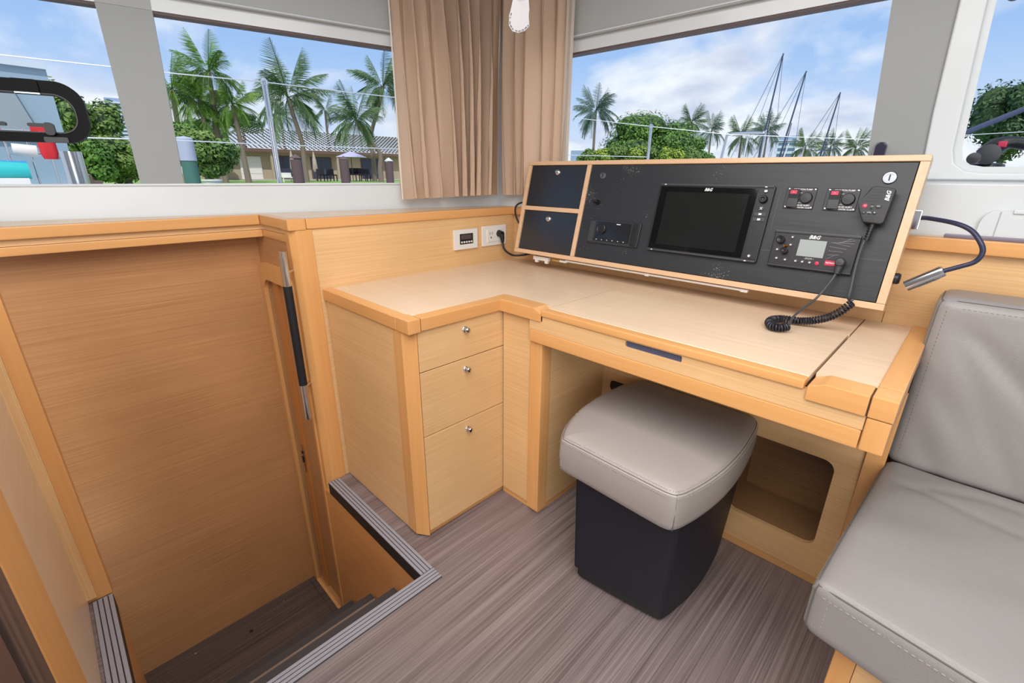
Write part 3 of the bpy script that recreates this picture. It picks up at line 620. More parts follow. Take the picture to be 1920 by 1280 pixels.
pg = lathe([(.0115, .012), (.0125, .020), (.0115, .030), (.009, .033), (.001, .034)], 22, cM(1.208, .118))
merge(pg, tube([cp(1.208, .112)+(.022,), cp(1.206, .085)+(.022,)], [.0095, .0065], 12, smooth=1))
for k in range(4): merge(pg, lathe([(.0085, -.0012), (.0085, .0012)], 14, Matrix.Translation(Vector(cp(1.207, .103-k*.0055)+(.022,))) @ Matrix.Rotation(R(90), 4, 'X')))
mc.part('plug', pg, principled('plug_grey', (60, 60, 62), .5))

# strip light hardware under the console
ls = Thing('led_strip', 'thin white strip light with its bracket under the console', 'strip light', (-.8, 1.50, .81))
def us(x, z): return (x, 1.483, z)
ls.part('strip', bx(-1.16, -.452, 1.478, 1.488, .8085, .8155, .001), PWHITE)
ls.part('bracket', join(bx(-1.34, -1.255, 1.484, 1.50, .795, .812, .002), bx(-1.33, -1.315, 1.484, 1.498, .785, .797, .002), bx(-1.275, -1.26, 1.484, 1.498, .785, .797, .002)), PWHITE)
ls.part('wire_coil', tube([(-1.235+.002*i, 1.486+.003*math.cos(i*1.6), .806+.003*math.sin(i*1.6)) for i in range(22)], .0016, 6, smooth=2), YELLOW)
for q in ((-1.19, -1.155, 1.478, 1.492, .803, .812, .002), (-.475, -.4525, 1.476, 1.49, .806, .816, .002), (-.80, -.785, 1.476, 1.49, .806, .8165, .001)): ls.part('connector', bx(*q), PWHITE)

# gooseneck lamp
gl_ = Thing('reading_lamp', 'gooseneck reading lamp with a chrome head on the console side', 'lamp', (-.115, 1.55, 1.04))
gl_.part('base', bx(-.1275, -.106, 1.528, 1.562, 1.018, 1.066, .003, 2), CHROME)
gn = [(-.108, 1.54, 1.047), (-.09, 1.52, 1.048), (-.042, 1.48, 1.043), (-.010, 1.465, 1.030), (.012, 1.452, 1.005), (.019, 1.45, .985), (.012, 1.45, .965), (-.010, 1.45, .951), (-.034, 1.45, .938)]
gl_.part('flexible_neck', tube(gn, .0052, 12, smooth=6), LAMPTUBE)
a_, b_ = Vector((-.032, 1.45, .940)), Vector((-.091, 1.45, .893)); ax_ = (b_-a_).normalized()
hm = Matrix.Translation(a_) @ ax_.to_track_quat('Z', 'Y').to_matrix().to_4x4(); LL = (b_-a_).length
hd = gl_.part('lamp_head', lathe([(.006, 0), (.0125, .002), (.013, .006), (.013, LL), (.0115, LL), (.0105, LL-.012), (.001, LL-.012)], 28, hm), CHROME)
gl_.part('switch', bx(-.006, .006, .0125, .0145, .012, LL-.02, .001).copy() if False else join(tube([hm @ Vector((0, -.0132, .015)), hm @ Vector((0, -.0132, LL-.018))], .0016, 6)), STEEL, parent=hd)

# thermostat and outlet on the left wall
def wx(y0, y1, z0, z1, x0, x1, b=.001): return bx(x0, x1, y0, y1, z0, z1, b, 2)
tm = Thing('control_panel', 'white square wall control with a dark display and five buttons', 'thermostat', (-1.569, 1.295, .877))
tm.part('frame', plate([(1.231, .835), (1.358, .835), (1.358, .918), (1.231, .918)], [(1.2585, .8555), (1.3355, .8555), (1.3355, .9005), (1.2585, .9005)], -1.5695, -1.559, lambda a, c, d: (d, a, c)), PWHITE)
tm.part('display', wx(1.2585, 1.3355, .8555, .9005, -1.5695, -1.562), BLACK)
tm.part('display_glass', wx(1.268, 1.326, .876, .896, -1.5625, -1.5612), principled('dull_lcd', (78, 70, 66), .3))
for k in range(5): tm.part('button', lathe([(.0042, 0), (.0042, .003), (.001, .0035)], 12, Matrix.Translation((-1.5622, 1.271+k*.0135, .8645)) @ Matrix.Rotation(R(90), 4, 'Y')), PWHITE)
ou = Thing('power_outlet', 'white double power outlet with a black plug in its right socket', 'outlet', (-1.569, 1.463, .878))
ou.part('cover_plate', wx(1.389, 1.538, .834, .923, -1.5695, -1.562, .003), PWHITE)
ou.part('socket', wx(1.4175, 1.463, .852, .905, -1.563, -1.559, .001), PWHITE); ou.part('socket', wx(1.464, 1.512, .852, .905, -1.563, -1.559, .001), PWHITE)
ou.part('slot', join(wx(1.432, 1.434, .884, .895, -1.5595, -1.5583, 0), wx(1.446, 1.448, .884, .895, -1.5595, -1.5583, 0), wx(1.437, 1.443, .868, .874, -1.5595, -1.5583, 0)), BLACK)
pc = Thing('mains_cable', 'black power cord plugged in left of the console', 'cable', (-1.54, 1.488, .88))
pc.part('plug', join(tube([(-1.5585, 1.488, .886), (-1.535, 1.488, .884)], [.016, .013], 16, smooth=1), tube([(-1.541, 1.488, .886), (-1.538, 1.490, .866), (-1.538, 1.492, .846)], [.013, .010, .006], 12)), BLACK)
pc.part('cord', tube([(-1.538, 1.492, .848), (-1.532, 1.496, .818), (-1.52, 1.515, .796), (-1.50, 1.54, .786), (-1.45, 1.572, .795), (-1.40, 1.585, .82)], .0048, 10, smooth=5), RUBBER)
single('console_cable', tube([(-1.40, 1.57, 1.01), (-1.46, 1.57, 1.022), (-1.50, 1.56, 1.018), (-1.52, 1.555, .995), (-1.515, 1.56, .95), (-1.48, 1.575, .90), (-1.43, 1.588, .87)], .0042, 10, smooth=5), RUBBER,
       'thin black cable looping behind the upper left of the console', 'cable', (-1.5, 1.56, .95))

# handrail
hr = Thing('grab_rail', 'vertical chrome grab rail with a black grip beside the stairs', 'handrail', (-1.54, .53, .6))
bar = lambda z: (-1.557, .531, z)
hr.part('bar', tube([(-1.557, .531, .905), (-1.557, .531, .79)], .0125, 18, smooth=1), CHROME)
hr.part('bar', tube([(-1.557, .531, .44), (-1.557, .531, .305)], .0125, 18, smooth=1), CHROME)
hr.part('grip', tube([(-1.557, .531, .792), (-1.557, .531, .438)], .0138, 18, smooth=1), BLACK2)
for z in (.835, .425): hr.part('standoff', tube([(-1.557, .531, z), (-1.592, .570, z)], .006, 12, smooth=1), CHROME)

# ------------------------------------------------------------------ STOOL
so = [(-.655, .864), (-.672, .875), (-.704, .935), (-.732, 1.03), (-.743, 1.14), (-.740, 1.24), (-.724, 1.33), (-.695, 1.362), (-.60, 1.368), (-.45, 1.368), (-.345, 1.366), (-.316, 1.345), (-.301, 1.26), (-.291, 1.16), (-.291, 1.06), (-.300, .975), (-.313, .91), (-.326, .872), (-.345, .858), (-.40, .856), (-.50, .858), (-.60, .862)]
def smooth_loop(P, k=4):
    V = [Vector((*p, 0)) for p in P]; m = len(V); o = []
    for i in range(m):
        p0, p1, p2, p3 = V[i-1], V[i], V[(i+1) % m], V[(i+2) % m]
        for j in range(k):
            t = j/k; q = .5*((2*p1)+(-p0+p2)*t+(2*p0-5*p1+4*p2-p3)*t*t+(-p0+3*p1-3*p2+p3)*t**3); o.append((q.x, q.y))
    return o
SO = smooth_loop(so)
def loft(loop, rings, capz=True, shift=(0, 0)):
    b = bmesh.new(); cx = sum(p[0] for p in loop)/len(loop); cy = sum(p[1] for p in loop)/len(loop); vs_ = []
    for ins, z in rings:
        row = []
        for p in loop:
            d = Vector((p[0]-cx, p[1]-cy)); l = d.length; q = d*(max(l-ins, 0)/l) if ins < .1 else d*(1-ins)
            row.append(b.verts.new((cx+q.x, cy+q.y, z)))
        vs_.append(row)
    n = len(loop)
    for A, B in zip(vs_, vs_[1:]):
        for i in range(n): b.faces.new((A[i], A[(i+1) % n], B[(i+1) % n], B[i]))
    b.faces.new(vs_[0][::-1]); b.faces.new(vs_[-1]); return b
stl = Thing('stool', 'leather-topped stool with a dark navy base pushed under the desk', 'stool', (-.5, 1.1, 0))
cu = stl.part('seat_cushion', loft(SO, [(.03, .362), (.012, .363), (.004, .370), (0, .385), (-.002, .42), (0, .450), (.003, .4625), (.007, .4655), (.010, .4705), (.018, .4755), (.035, .4800), (.07, .4835), (.45, .487), (.8, .488)]), LEATHS)
def inset_loop(loop, ins, z):
    cx = sum(p[0] for p in loop)/len(loop); cy = sum(p[1] for p in loop)/len(loop)
    return [Vector((cx+(p[0]-cx)*(1-ins/max(.001, math.hypot(p[0]-cx, p[1]-cy))), cy+(p[1]-cy)*(1-ins/max(.001, math.hypot(p[0]-cx, p[1]-cy))), z)) for p in loop]
stl.part('seam', tube(inset_loop(SO, .0065, .4660), .0009, 5, True, 1), SEAM, parent=cu)
def stitches(pathlist, gap=.0065, ln=.004, r=.0007):
    b = bmesh.new()
    for P in pathlist:
        acc = 0
        for a, c in zip(P, P[1:]):
            d = (c-a); L = d.length
            if L < 1e-6: continue
            while acc < L:
                s0 = a+d*(acc/L); s1 = a+d*(min(acc+ln, L)/L)
                if (s1-s0).length > .001: merge(b, tube([s0, s1], r, 4, smooth=1))
                acc += gap
            acc -= L
    return b
front_loop = inset_loop(SO, .0105, .4722)+[inset_loop(SO, .0105, .4722)[0]]
stl.part('stitching', stitches([front_loop, [Vector((v.x, v.y, .459)) for v in inset_loop(SO, -.0002, .459)]]), THREAD, parent=cu, kind='stuff')
for cxy, nrm in (((-.331, .866), Vector((.55, -.8, 0)).normalized()), ((-.664, .867), Vector((-.5, -.8, 0)).normalized())):
    tg = Vector((-nrm.y, nrm.x, 0)); cpt = Vector((*cxy, 0))
    stl.part('seam', tube([cpt+Vector((0, 0, .466))-nrm*.006, cpt+Vector((0, 0, .45))+nrm*.0, cpt+Vector((0, 0, .40))+nrm*.0018, cpt+Vector((0, 0, .368))-nrm*.002], .001, 5), SEAM, parent=cu)
    stl.part('stitching', stitches([[cpt+tg*s*.006+Vector((0, 0, .458))+nrm*.0006-nrm*.001, cpt+tg*s*.006+Vector((0, 0, .376))+nrm*.001-nrm*.001] for s in (-1, 1)]), THREAD, parent=cu, kind='stuff')
def base_ring(x0, x1, y0, y1, r, bulge=.0):
    return rrect(x0, x1, y0, y1, r, 6)
def loft2(rings):
    b = bmesh.new(); rows = []
    for pts, z in rings: rows.append([b.verts.new((*p, z)) for p in pts])
    n = len(rows[0])
    for A, B in zip(rows, rows[1:]):
        for i in range(n): b.faces.new((A[i], A[(i+1) % n], B[(i+1) % n], B[i]))
    b.faces.new(rows[0][::-1]); b.faces.new(rows[-1]); return b
bo = [(-.612, .905), (-.606, .894), (-.59, .891), (-.48, .904), (-.372, .922), (-.352, .928), (-.343, .942), (-.333, .99), (-.323, 1.07), (-.321, 1.16), (-.330, 1.25), (-.345, 1.305), (-.37, 1.32), (-.48, 1.325), (-.59, 1.32), (-.61, 1.305), (-.616, 1.20), (-.616, 1.05)]
bt = [(-.622, .900), (-.616, .889), (-.60, .886), (-.48, .888), (-.352, .896), (-.334, .902), (-.326, .918), (-.315, .97), (-.305, 1.06), (-.304, 1.16), (-.312, 1.25), (-.328, 1.31), (-.36, 1.33), (-.48, 1.335), (-.60, 1.33), (-.62, 1.31), (-.627, 1.20), (-.627, 1.05)]
BO, BT_ = smooth_loop(bo), smooth_loop(bt)
sh = lambda L, k: [(-.47+(x+.47)*k, 1.11+(y-1.11)*k) for x, y in L]
stl.part('base', loft2([(sh(BO, .985), .040), (BO, .046), (BT_, .363)]), STOOLB)
stl.part('plinth', loft2([(sh(BO, .955), .010), (sh(BO, .955), .041)]), BLACK)
for q in ((-.565, .94), (-.385, .965), (-.565, 1.27), (-.385, 1.27), (-.475, .928)): stl.part('caster', lathe([(.006, -.008), (.012, -.006), (.0125, 0), (.012, .006), (.006, .008)], 14, Matrix.Translation((*q, .0125)) @ Matrix.Rotation(R(90), 4, 'Y')), BLACK)

# ------------------------------------------------------------------ SOFA
def cushion(dims, r, res, fn, puff=.0, wr=None):
    W, D, H = dims; b = bmesh.new(); bmesh.ops.create_cube(b, size=1)
    n = max(2, res); bmesh.ops.subdivide_edges(b, edges=b.edges, cuts=n, use_grid_fill=True)
    for v in b.verts:
        p = Vector(((v.co.x+.5), (v.co.y+.5), (v.co.z+.5)))
        def mapc(t, L):   # denser near the edges
            return L*(.5-.5*math.cos(math.pi*t)) if False else L*t
        q = Vector((mapc(p.x, W), mapc(p.y, D), mapc(p.z, H)))
        c = Vector((min(max(q.x, r), W-r), min(max(q.y, r), D-r), min(max(q.z, r), H-r)))
        d = q-c
        if d.length > 1e-9:
            dd = d.copy(); m = max(abs(dd.x), abs(dd.y), abs(dd.z)); q = c+dd.normalized()*r*(m/r if m < r else 1)
            if m > 0: q = c+dd.normalized()*m
        q2 = q.copy()
        u_, w_ = q.x/W, q.y/D
        pf = puff*max(0, 16*u_*(1-u_)*w_*(1-w_))**.4 if puff else 0
        q2.z += pf*(1 if q.z > H*.5 else -1)*abs(q.z/H-.5)*2
        if wr: q2 += wr(q, u_, w_)
        v.co = Vector(fn(q2.x, q2.y, q2.z))
    bmesh.ops.recalc_face_normals(b, faces=b.faces)
    return b
SW, SD, SH = .86, 1.0, .118
from mathutils.bvhtree import BVHTree
def snap(bvh, pts, off, n=8):
    o = []
    for a, c in zip(pts, pts[1:]):
        for k in range(n):
            loc, nor, _, _ = bvh.find_nearest(a.lerp(c, k/n)); o.append(loc+nor*off)
    loc, nor, _, _ = bvh.find_nearest(pts[-1]); o.append(loc+nor*off); return o
def seat_fn(x, y, z):
    t = x/SW; s = y/SD
    fx, fy = -.056+t*.86, .828-.135*t; bx_, by = -.024+t*.83, 1.402
    return (fx+(bx_-fx)*s, fy+(by-fy)*s, .345+z)
def seat_wr(q, u, w):
    if q.z < SH*.6: return Vector((0, 0, 0))
    k = min(1, max(0, (w-.04)*6))*min(1, max(0, (u-.02)*20))
    X, Y = q.x, q.y*.57
    a = noise.noise(Vector((X*3+Y*5, (Y*9-X*5), 1.7)))*.006
    bq = -.006*math.exp(-((Y-.40-.12*math.sin(X*7))/.018)**2)*max(0, math.sin(X*4+.3))
    bq += -.005*math.exp(-((Y-.47+.2*X)/.014)**2)
    return Vector((0, 0, (a+bq)*k))
sf = Thing('sofa', 'grey leather bench sofa at the right with a wooden base', 'sofa', (.35, 1.15, 0))
sbm = cushion((SW, SD, SH), .024, 60, seat_fn, .010, seat_wr); sbv = BVHTree.FromBMesh(sbm)
sc_ = sf.part('seat_cushion', sbm, LEATH)
def P_(x, y, z): return Vector(seat_fn(x, y, z))
lines = [[P_(.007, .007, SH-.007), P_(.44, .007, SH-.007), P_(.85, .007, SH-.007)], [P_(.007, .007, SH-.007), P_(.007, .5, SH-.007), P_(.007, .97, SH-.007)], [P_(.007, .007, SH-.007), P_(.006, .006, SH*.5), P_(.008, .008, .012)]]
sf.part('seam', join(*[tube(snap(sbv, L, .0002, 14), .0014, 6, smooth=1) for L in lines]), SEAM, parent=sc_)
sl = [[P_(.02, 0, SH-.024), P_(.44, 0, SH-.024), P_(.85, 0, SH-.024)], [P_(0, .02, SH-.024), P_(0, .5, SH-.024), P_(0, .95, SH-.024)], [P_(.030, 0, SH-.02), P_(.030, 0, .02)]]
sf.part('stitching', stitches([snap(sbv, L, .0003, 14) for L in sl], .009, .005, .0007), THREAD, parent=sc_, kind='stuff')
BWd, BHt, BT = .86, .432, .15
def back_fn(x, y, z):   # x along, y up, z out of the wall
    s = y/BHt
    return (-.028+x, 1.545-z+.03*s, .452+y)
def back_wr(q, u, w):
    if q.z < BT*.6: return Vector((0, 0, 0))
    k = min(1, max(0, (.93-w)*8))*min(1, max(0, (u-.02)*15))
    a = noise.noise(Vector((q.x*10+q.y*8, q.y*2.5-q.x*2.5, 5.1)))*.011+noise.noise(Vector((q.x*22+q.y*17, q.y*3-q.x*3, 9.1)))*.004
    c_ = -.005*math.exp(-((q.x*.8+q.y*.9-.38)/.02)**2)-.004*math.exp(-((q.x*.9+q.y*.5-.22)/.016)**2)
    return Vector((0, 0, (a+c_)*k))
bbm = cushion((BWd, BHt, BT), .026, 56, back_fn, .010, back_wr); bbv = BVHTree.FromBMesh(bbm)
bc = sf.part('back_cushion', bbm, LEATH)
Q_ = lambda x, y, z: Vector(back_fn(x, y, z))
lines = [[Q_(.008, BHt-.008, BT-.008), Q_(.44, BHt-.008, BT-.008), Q_(.85, BHt-.008, BT-.008)], [Q_(.008, BHt-.008, BT-.008), Q_(.007, .22, BT-.008), Q_(.007, .02, BT-.008)], [Q_(.008, BHt-.008, BT-.008), Q_(.008, BHt-.008, .02)]]
sf.part('seam', join(*[tube(snap(bbv, L, .0002, 14), .0014, 6, smooth=1) for L in lines]), SEAM, parent=bc)
sl = [[Q_(.02, BHt-.022, BT), Q_(.44, BHt-.022, BT), Q_(.85, BHt-.022, BT)], [Q_(.022, BHt-.03, BT), Q_(.022, .02, BT)]]
sf.part('stitching', stitches([snap(bbv, L, .0003, 16) for L in sl], .009, .005, .0007), SEAM, parent=bc, kind='stuff')
sf.part('base_post', prism([(.002, .868), (.036, .862), (.036, .93), (.002, .93)], .001, .342, bev=.003), SZ)
sf.part('base_panel', prism([(.037, .868), (.80, .755), (.80, .78), (.037, .893)], .001, .342), VX)
sf.part('base_side', bx(.004, .024, .93, 1.40, .001, .342), VY)
sf.part('base_frame', bx(.01, .80, .95, 1.56, .315, .342), SX)

# ------------------------------------------------------------------ CURTAINS, RAIL, TIE
def corner_path(t):
    """path inside both window walls with a rounded corner; t in metres, 0 at the corner (minus = left wall)"""
    off = .078; rc = .05
    A = Vector(Lw(CS-rc-off*.9, 0, off)[:2]); B = Vector(Bw(CB-rc-off*.9, 0, off)[:2]); K = Vector(Lw(CS-off*.9, 0, off)[:2])
    if t < -rc: q = A-dL*(-t-rc); n = nL
    elif t > rc: q = B-dB*(t-rc); n = nB
    else:
        s = (t+rc)/(2*rc); q = A*(1-s)**2+K*2*s*(1-s)+B*s*s; n = (nL*(1-s)+nB*s).normalized()
    return q, n
def curtain(t0, t1, npl, seed, zb0, zb1, zt=1.96, skew=None, fold=.032, shift=0):
    rnd = random.Random(seed); b = bmesh.new(); nx, nz = npl*22, 26; rows = []
    ph = [rnd.uniform(-.5, .5) for _ in range(npl+3)]; am = [rnd.uniform(.65, 1.25) for _ in range(npl+3)]
    for j in range(nz+1):
        v = j/nz; row = []
        for i in range(nx+1):
            u = i/nx; k = u*npl; k0 = int(k); f = k-k0; f = f*f*(3-2*f)
            phs = (ph[k0]*(1-f)+ph[k0+1]*f); amp = am[k0]*(1-f)+am[k0+1]*f
            hang = v
            a = 2*math.pi*(k+phs*(.5+.8*hang)+.12*math.sin(3*v+k0*.7))
            off = shift+(.008+fold*min(1, hang*1.6+.25))*amp*(math.sin(a)+.22*math.sin(2*a+1.1))+.005*math.sin(2.5*a+seed)*max(0, 1-hang*2.2)
            tt = t0+(t1-t0)*u+(.012*math.cos(a)+.004*math.sin(2*a))*(.4+hang*.7)
            if skew: tt += skew(u, v)
            q, n = corner_path(tt); z0 = zb0+(zb1-zb0)*u+.003*math.sin(a)
            p = q+n*off; row.append(b.verts.new((p.x, p.y, zt+(z0-zt)*v)))
        rows.append(row)
    for A, B in zip(rows, rows[1:]):
        for i in range(nx): b.faces.new((A[i], A[i+1], B[i+1], B[i]))
    ex = bmesh.ops.solidify(b, geom=list(b.faces), thickness=.0012)
    return b
c1 = Thing('curtain', 'wide tan pleated curtain hanging left of the corner', 'curtain', (-1.77, 1.4, 1.03), group='tan corner curtains')
c1.part('cloth', curtain(-.452, .012, 8, 4, 1.040, 1.052), CURT)
c1.part('side_hem', tube([(*(corner_path(-.462)[0]+nL*.006), z) for z in (1.04, 1.5, 1.95)], .003, 6), LINING)
c2 = Thing('curtain', 'narrower tan pleated curtain hanging right of the corner, behind the console', 'curtain', (-1.5, 1.6, 1.05), group='tan corner curtains')
c2.part('cloth', curtain(.008, .318, 5, 11, 1.052, 1.06, skew=lambda u, v: -.02*(1-v)*(1-u)*0+.018*(1-v)*u, fold=.019, shift=-.022), CURT)
lb = bmesh.new()
lr = [[lb.verts.new((*(corner_path(.325+.035*i/4)[0]-corner_path(.33)[1]*(.012+.004*math.sin(i*1.7))), z)) for i in range(5)] for z in (1.10, 1.5, 1.95)]
for A, B in zip(lr, lr[1:]):
    for i in range(4): lb.faces.new((A[i], A[i+1], B[i+1], B[i]))
bmesh.ops.solidify(lb, geom=list(lb.faces), thickness=.0012)
c2.part('lining', lb, LINING, label='pale cream lining edge beside the right window')
single('curtain_rail', tube([(*(corner_path(t)[0]+corner_path(t)[1]*.035), 1.865) for t in [-.6+.06*i for i in range(18)]], .010, 10, smooth=2), RAILM, 'cream curtain rail curving round the corner above the curtains', 'rail', (-1.7, 1.5, 1.86))
# hanging white tie in front of the curtains
tie = Thing('hanging_tab', 'white tab edged with dark dashes hanging in front of the curtains', 'tab', (-.9, .94, 1.5))
td = Vector((-.70, .73, 0)).normalized(); th = Vector((.73, .70, 0)).normalized()
O3 = Vector((-.899, .930, 0))
def tabp(a, z, d=0): return O3+th*a+Vector((0, 0, z))+td*d
tp = [(-.014, 1.545), (-.018, 1.52), (-.026, 1.497), (-.027, 1.476), (-.018, 1.463), (-.004, 1.459), (.012, 1.464), (.023, 1.475), (.020, 1.49), (.022, 1.505), (.020, 1.525), (.014, 1.545)]
tie.part('cloth', prism(tp, -.002, .002, lambda a, c, d: tabp(a, c, d+.004*math.sin(c*90)), bev=.0008), principled('white_cloth', (168, 163, 165), .8, bump=(60, .3)))
dash = [(-.0205, 1.500), (-.0238, 1.49), (-.0240, 1.478), (-.0165, 1.4665), (-.004, 1.4622), (.010, 1.467), (.0205, 1.4765)]
tie.part('dashed_edge', stitches([[tabp(a, z, -.0045+.004*math.sin(z*90)) for a, z in dash]], .0085, .0055, .0008), BLACK, kind='stuff')
tie.part('gathered_top', tube([tabp(0, 1.53), tabp(.004, 1.60), tabp(0, 1.70)], [.012, .010, .009], 10), principled('white_cloth', (226, 220, 220), .7))

# clip on the pillar behind the console
ck = Thing('pillar_clip', 'small dark rounded clip on the pillar above the console', 'clip', (-.245, 1.69, 1.21))
ck.part('cap', prism(rrect(-.257, -.233, 1.175, 1.230, .011), 1.678, 1.696, lambda a, c, d: (a, d, c), bev=.003), principled('dark_violet_plastic', (34, 28, 56), .3))
ck.part('backplate', prism(rrect(-.262, -.232, 1.170, 1.2325, .012), 1.694, 1.702, lambda a, c, d: (a, d, c)), CHROME)

# opening hatch in window 1
def lring(o, i, d0, d1): return plate(o, i, d0, d1, lambda a, c, d: Lw(a, c, d))
oh = Thing('opening_portlight', 'black rounded frame of the opening portlight in the far left window', 'window frame', Lw(.0, 1.30, -.03))
PBLK = principled('portlight_black', (5, 5, 6), .5, spec=.15)
oh.part('frame', lring(rrect(-.40, .264, 1.221, 1.388, .060, 10), rrect(-.375, .236, 1.250, 1.350, .045, 10), -.036, -.012), PBLK)
oh.part('inner_ring', lring(rrect(-.372, .240, 1.2465, 1.354, .046, 10), rrect(-.370, .237, 1.2495, 1.351, .044, 10), -.012, -.009), GREYP)
oh.part('hinge', prism(rrect(.115, .172, 1.350, 1.388, .006), -.012, -.004, lambda a, c, d: Lw(a, c, d)), PBLK)
oh.part('hinge_plate', prism([(.118, 1.350), (.172, 1.350), (.172, 1.353), (.118, 1.353)], -.012, -.0035, lambda a, c, d: Lw(a, c, d)), STEEL)
oh.part('catch', prism(rrect(.150, .205, 1.221, 1.236, .004), -.012, -.005, lambda a, c, d: Lw(a, c, d)), GREYP)
oh.part('latch_handle', join(prism(rrect(.125, .178, 1.262, 1.272, .004), -.012, .004, lambda a, c, d: Lw(a, c, d)), prism(rrect(.160, .182, 1.240, 1.275, .009), -.012, .008, lambda a, c, d: Lw(a, c, d))), BLACK)
oh.part('latch_handle', prism(rrect(.00, .080, 1.262, 1.272, .004), -.012, .004, lambda a, c, d: Lw(a, c, d)), BLACK)

# ------------------------------------------------------------------ OUTSIDE
def P(az, dist, tan=None, z=None):
    a = R(az); return Vector((dist*math.sin(a), dist*math.cos(a), 1.14+dist*tan if z is None else z))
GZ = .55
GRASS = principled('lawn', (140, 172, 84), .9, var=dict(scale=(1, 1, 1), c0=(120, 156, 70), c1=(160, 188, 100)))
WATER = principled('canal_water', (84, 120, 128), .12, bump=(1.3, .5))
single('canal', bx(-120, 120, 2.6, 200, -2.2, -1.6), WATER, 'blue-green canal water beyond the boat', 'water', (0, 60, -2)) ['kind'] = 'structure'
bpy.data.objects['canal'].name = 'water'
gp = [P(-102, 14), P(-93, 13.5), P(-84, 15), P(-79, 17), P(-73, 24), P(-69, 29), P(-63, 31), P(-56, 33), P(-50, 40), P(-36, 45), P(-36, 160), P(-60, 190), P(-102, 170)] if False else None
poly = [P(a, d, z=0).xy for a, d in ((-104, 12), (-93, 12), (-84, 14), (-78, 16), (-72, 26), (-66, 30), (-56, 31), (-48, 40), (-38, 49), (-24, 49), (-21, 68), (-8, 68), (-4, 36), (20, 36), (20, 260), (-20, 330), (-60, 330), (-104, 300))]
struct('ground', prism([tuple(p) for p in poly], -2.0, GZ), GRASS, smooth=False)
TRUNK = principled('palm_trunk', (128, 112, 104), .9, bump=(6, .6))
def leafmat(n, a, b): return principled(n, a, .55, var=dict(scale=(1.2, 1.2, 1.2), c0=a, c1=b, detail=3), spec=.3)
FR = [leafmat('frond_dark', (66, 96, 58), (112, 136, 92)), leafmat('frond_green', (74, 116, 48), (128, 160, 72)), leafmat('frond_blue', (78, 102, 90), (118, 138, 124))]
def frond_mesh(name, L, droop, wid, mat, seed, nleaf=36):
    rnd = random.Random(seed); b = bmesh.new(); pts = []
    for i in range(nleaf+1):
        t = i/nleaf; pts.append(Vector((L*(t-.18*droop*t*t), 0, L*(.34*t-droop*t*t*.8))))
    for i, p in enumerate(pts):
        t = i/nleaf
        if i < nleaf:
            r = .012*L*(1-t)+.003*L; q = pts[i+1]; vs2 = [b.verts.new(p+Vector((0, s*r, 0))) for s in (-1, 1)]+[b.verts.new(q+Vector((0, s*r*.9, 0))) for s in (1, -1)]
            b.faces.new(vs2)
        if t < .12: continue
        ll = wid*L*(math.sin(math.pi*min(1, (t-.05)*.95+.1))**.6)*rnd.uniform(.8, 1.1)
        for s in (-1, 1):
            dirv = Vector((.55+.3*t, s*.75, -.45-.3*rnd.random())).normalized(); w2 = .015*L
            tip = p+dirv*ll; side = Vector((w2, 0, 0)); mid = p+dirv*ll*.5
            a0 = b.verts.new(p-side*.4); a1 = b.verts.new(p+side*.6); m1 = b.verts.new(mid+side*.55+Vector((0, 0, -.02*L))); tt = b.verts.new(tip+Vector((0, 0, -.18*ll)))
            b.faces.new((a0, a1, m1)); b.faces.new((a0, m1, tt))
    return finish(name, b, mat, False)
FROND = {(k, d): frond_mesh('frond', 1.0, dr_, .34, FR[k], 10*k+d) for k in range(3) for d, dr_ in enumerate((.15, .5, .95))}
FANF = {k: frond_mesh('frond', 1.0, .7, .42, FR[k], 77+k, 20) for k in range(3)}
def palm(az, dist, crown_tan, base_az, size, label, group='palm trees across the canal', mat=0, nf=17, seed=1, lean=.3, trunk_r=.17, wind=0, zbase=GZ):
    rnd = random.Random(seed); base = P(base_az, dist, z=zbase); top = P(az, dist, crown_tan)
    t = Thing('palm_tree', label, 'palm tree', tuple(base), group=group)
    mid = base.lerp(top, .5); sidev = (top-base); sidev.z = 0; mid += sidev*lean*-.6 + Vector((0, 0, 0))
    t.part('trunk', tube([base-Vector((0, 0, .3)), base.lerp(mid, .5)+sidev*.02, mid, top.lerp(mid, .4)+sidev*.04, top], [trunk_r*1.25, trunk_r*1.0, trunk_r*.85, trunk_r*.8, trunk_r*.7], 9), TRUNK)
    for i in range(nf):
        el = [.95, .6, .35, .05, -.25, -.5, -.75][i % 7]+rnd.uniform(-.12, .12); a = i*2.39996+seed+rnd.uniform(-.25, .25)
        dd = 0 if el > .7 else (1 if el > .1 else 2)
        me = FROND[(mat, dd)]
        o = bpy.data.objects.new('frond', me); C.objects.link(o); o.parent = t.o
        s = size*rnd.uniform(.85, 1.12)
        rot = Matrix.Rotation(a, 4, 'Z') @ Matrix.Rotation(-el*.95, 4, 'Y') @ Matrix.Rotation(rnd.uniform(-.3, .3), 4, 'X')
        o.matrix_local = Matrix.Translation(top-base) @ rot @ Matrix.Scale(s, 4)
    return t
palm(-68.3, 36, .125, -67.6, 3.0, 'tall coconut palm with a curved trunk in the middle of the second window', seed=3, nf=30, lean=.9)
palm(-61.9, 37, .092, -59.8, 2.5, 'lower coconut palm leaning beside the parasol in the second window', seed=5, nf=28, lean=.9)
palm(-58.8, 40, .152, -60.5, 2.7, 'tall coconut palm half hidden by the curtain', seed=8, nf=28, lean=.8)
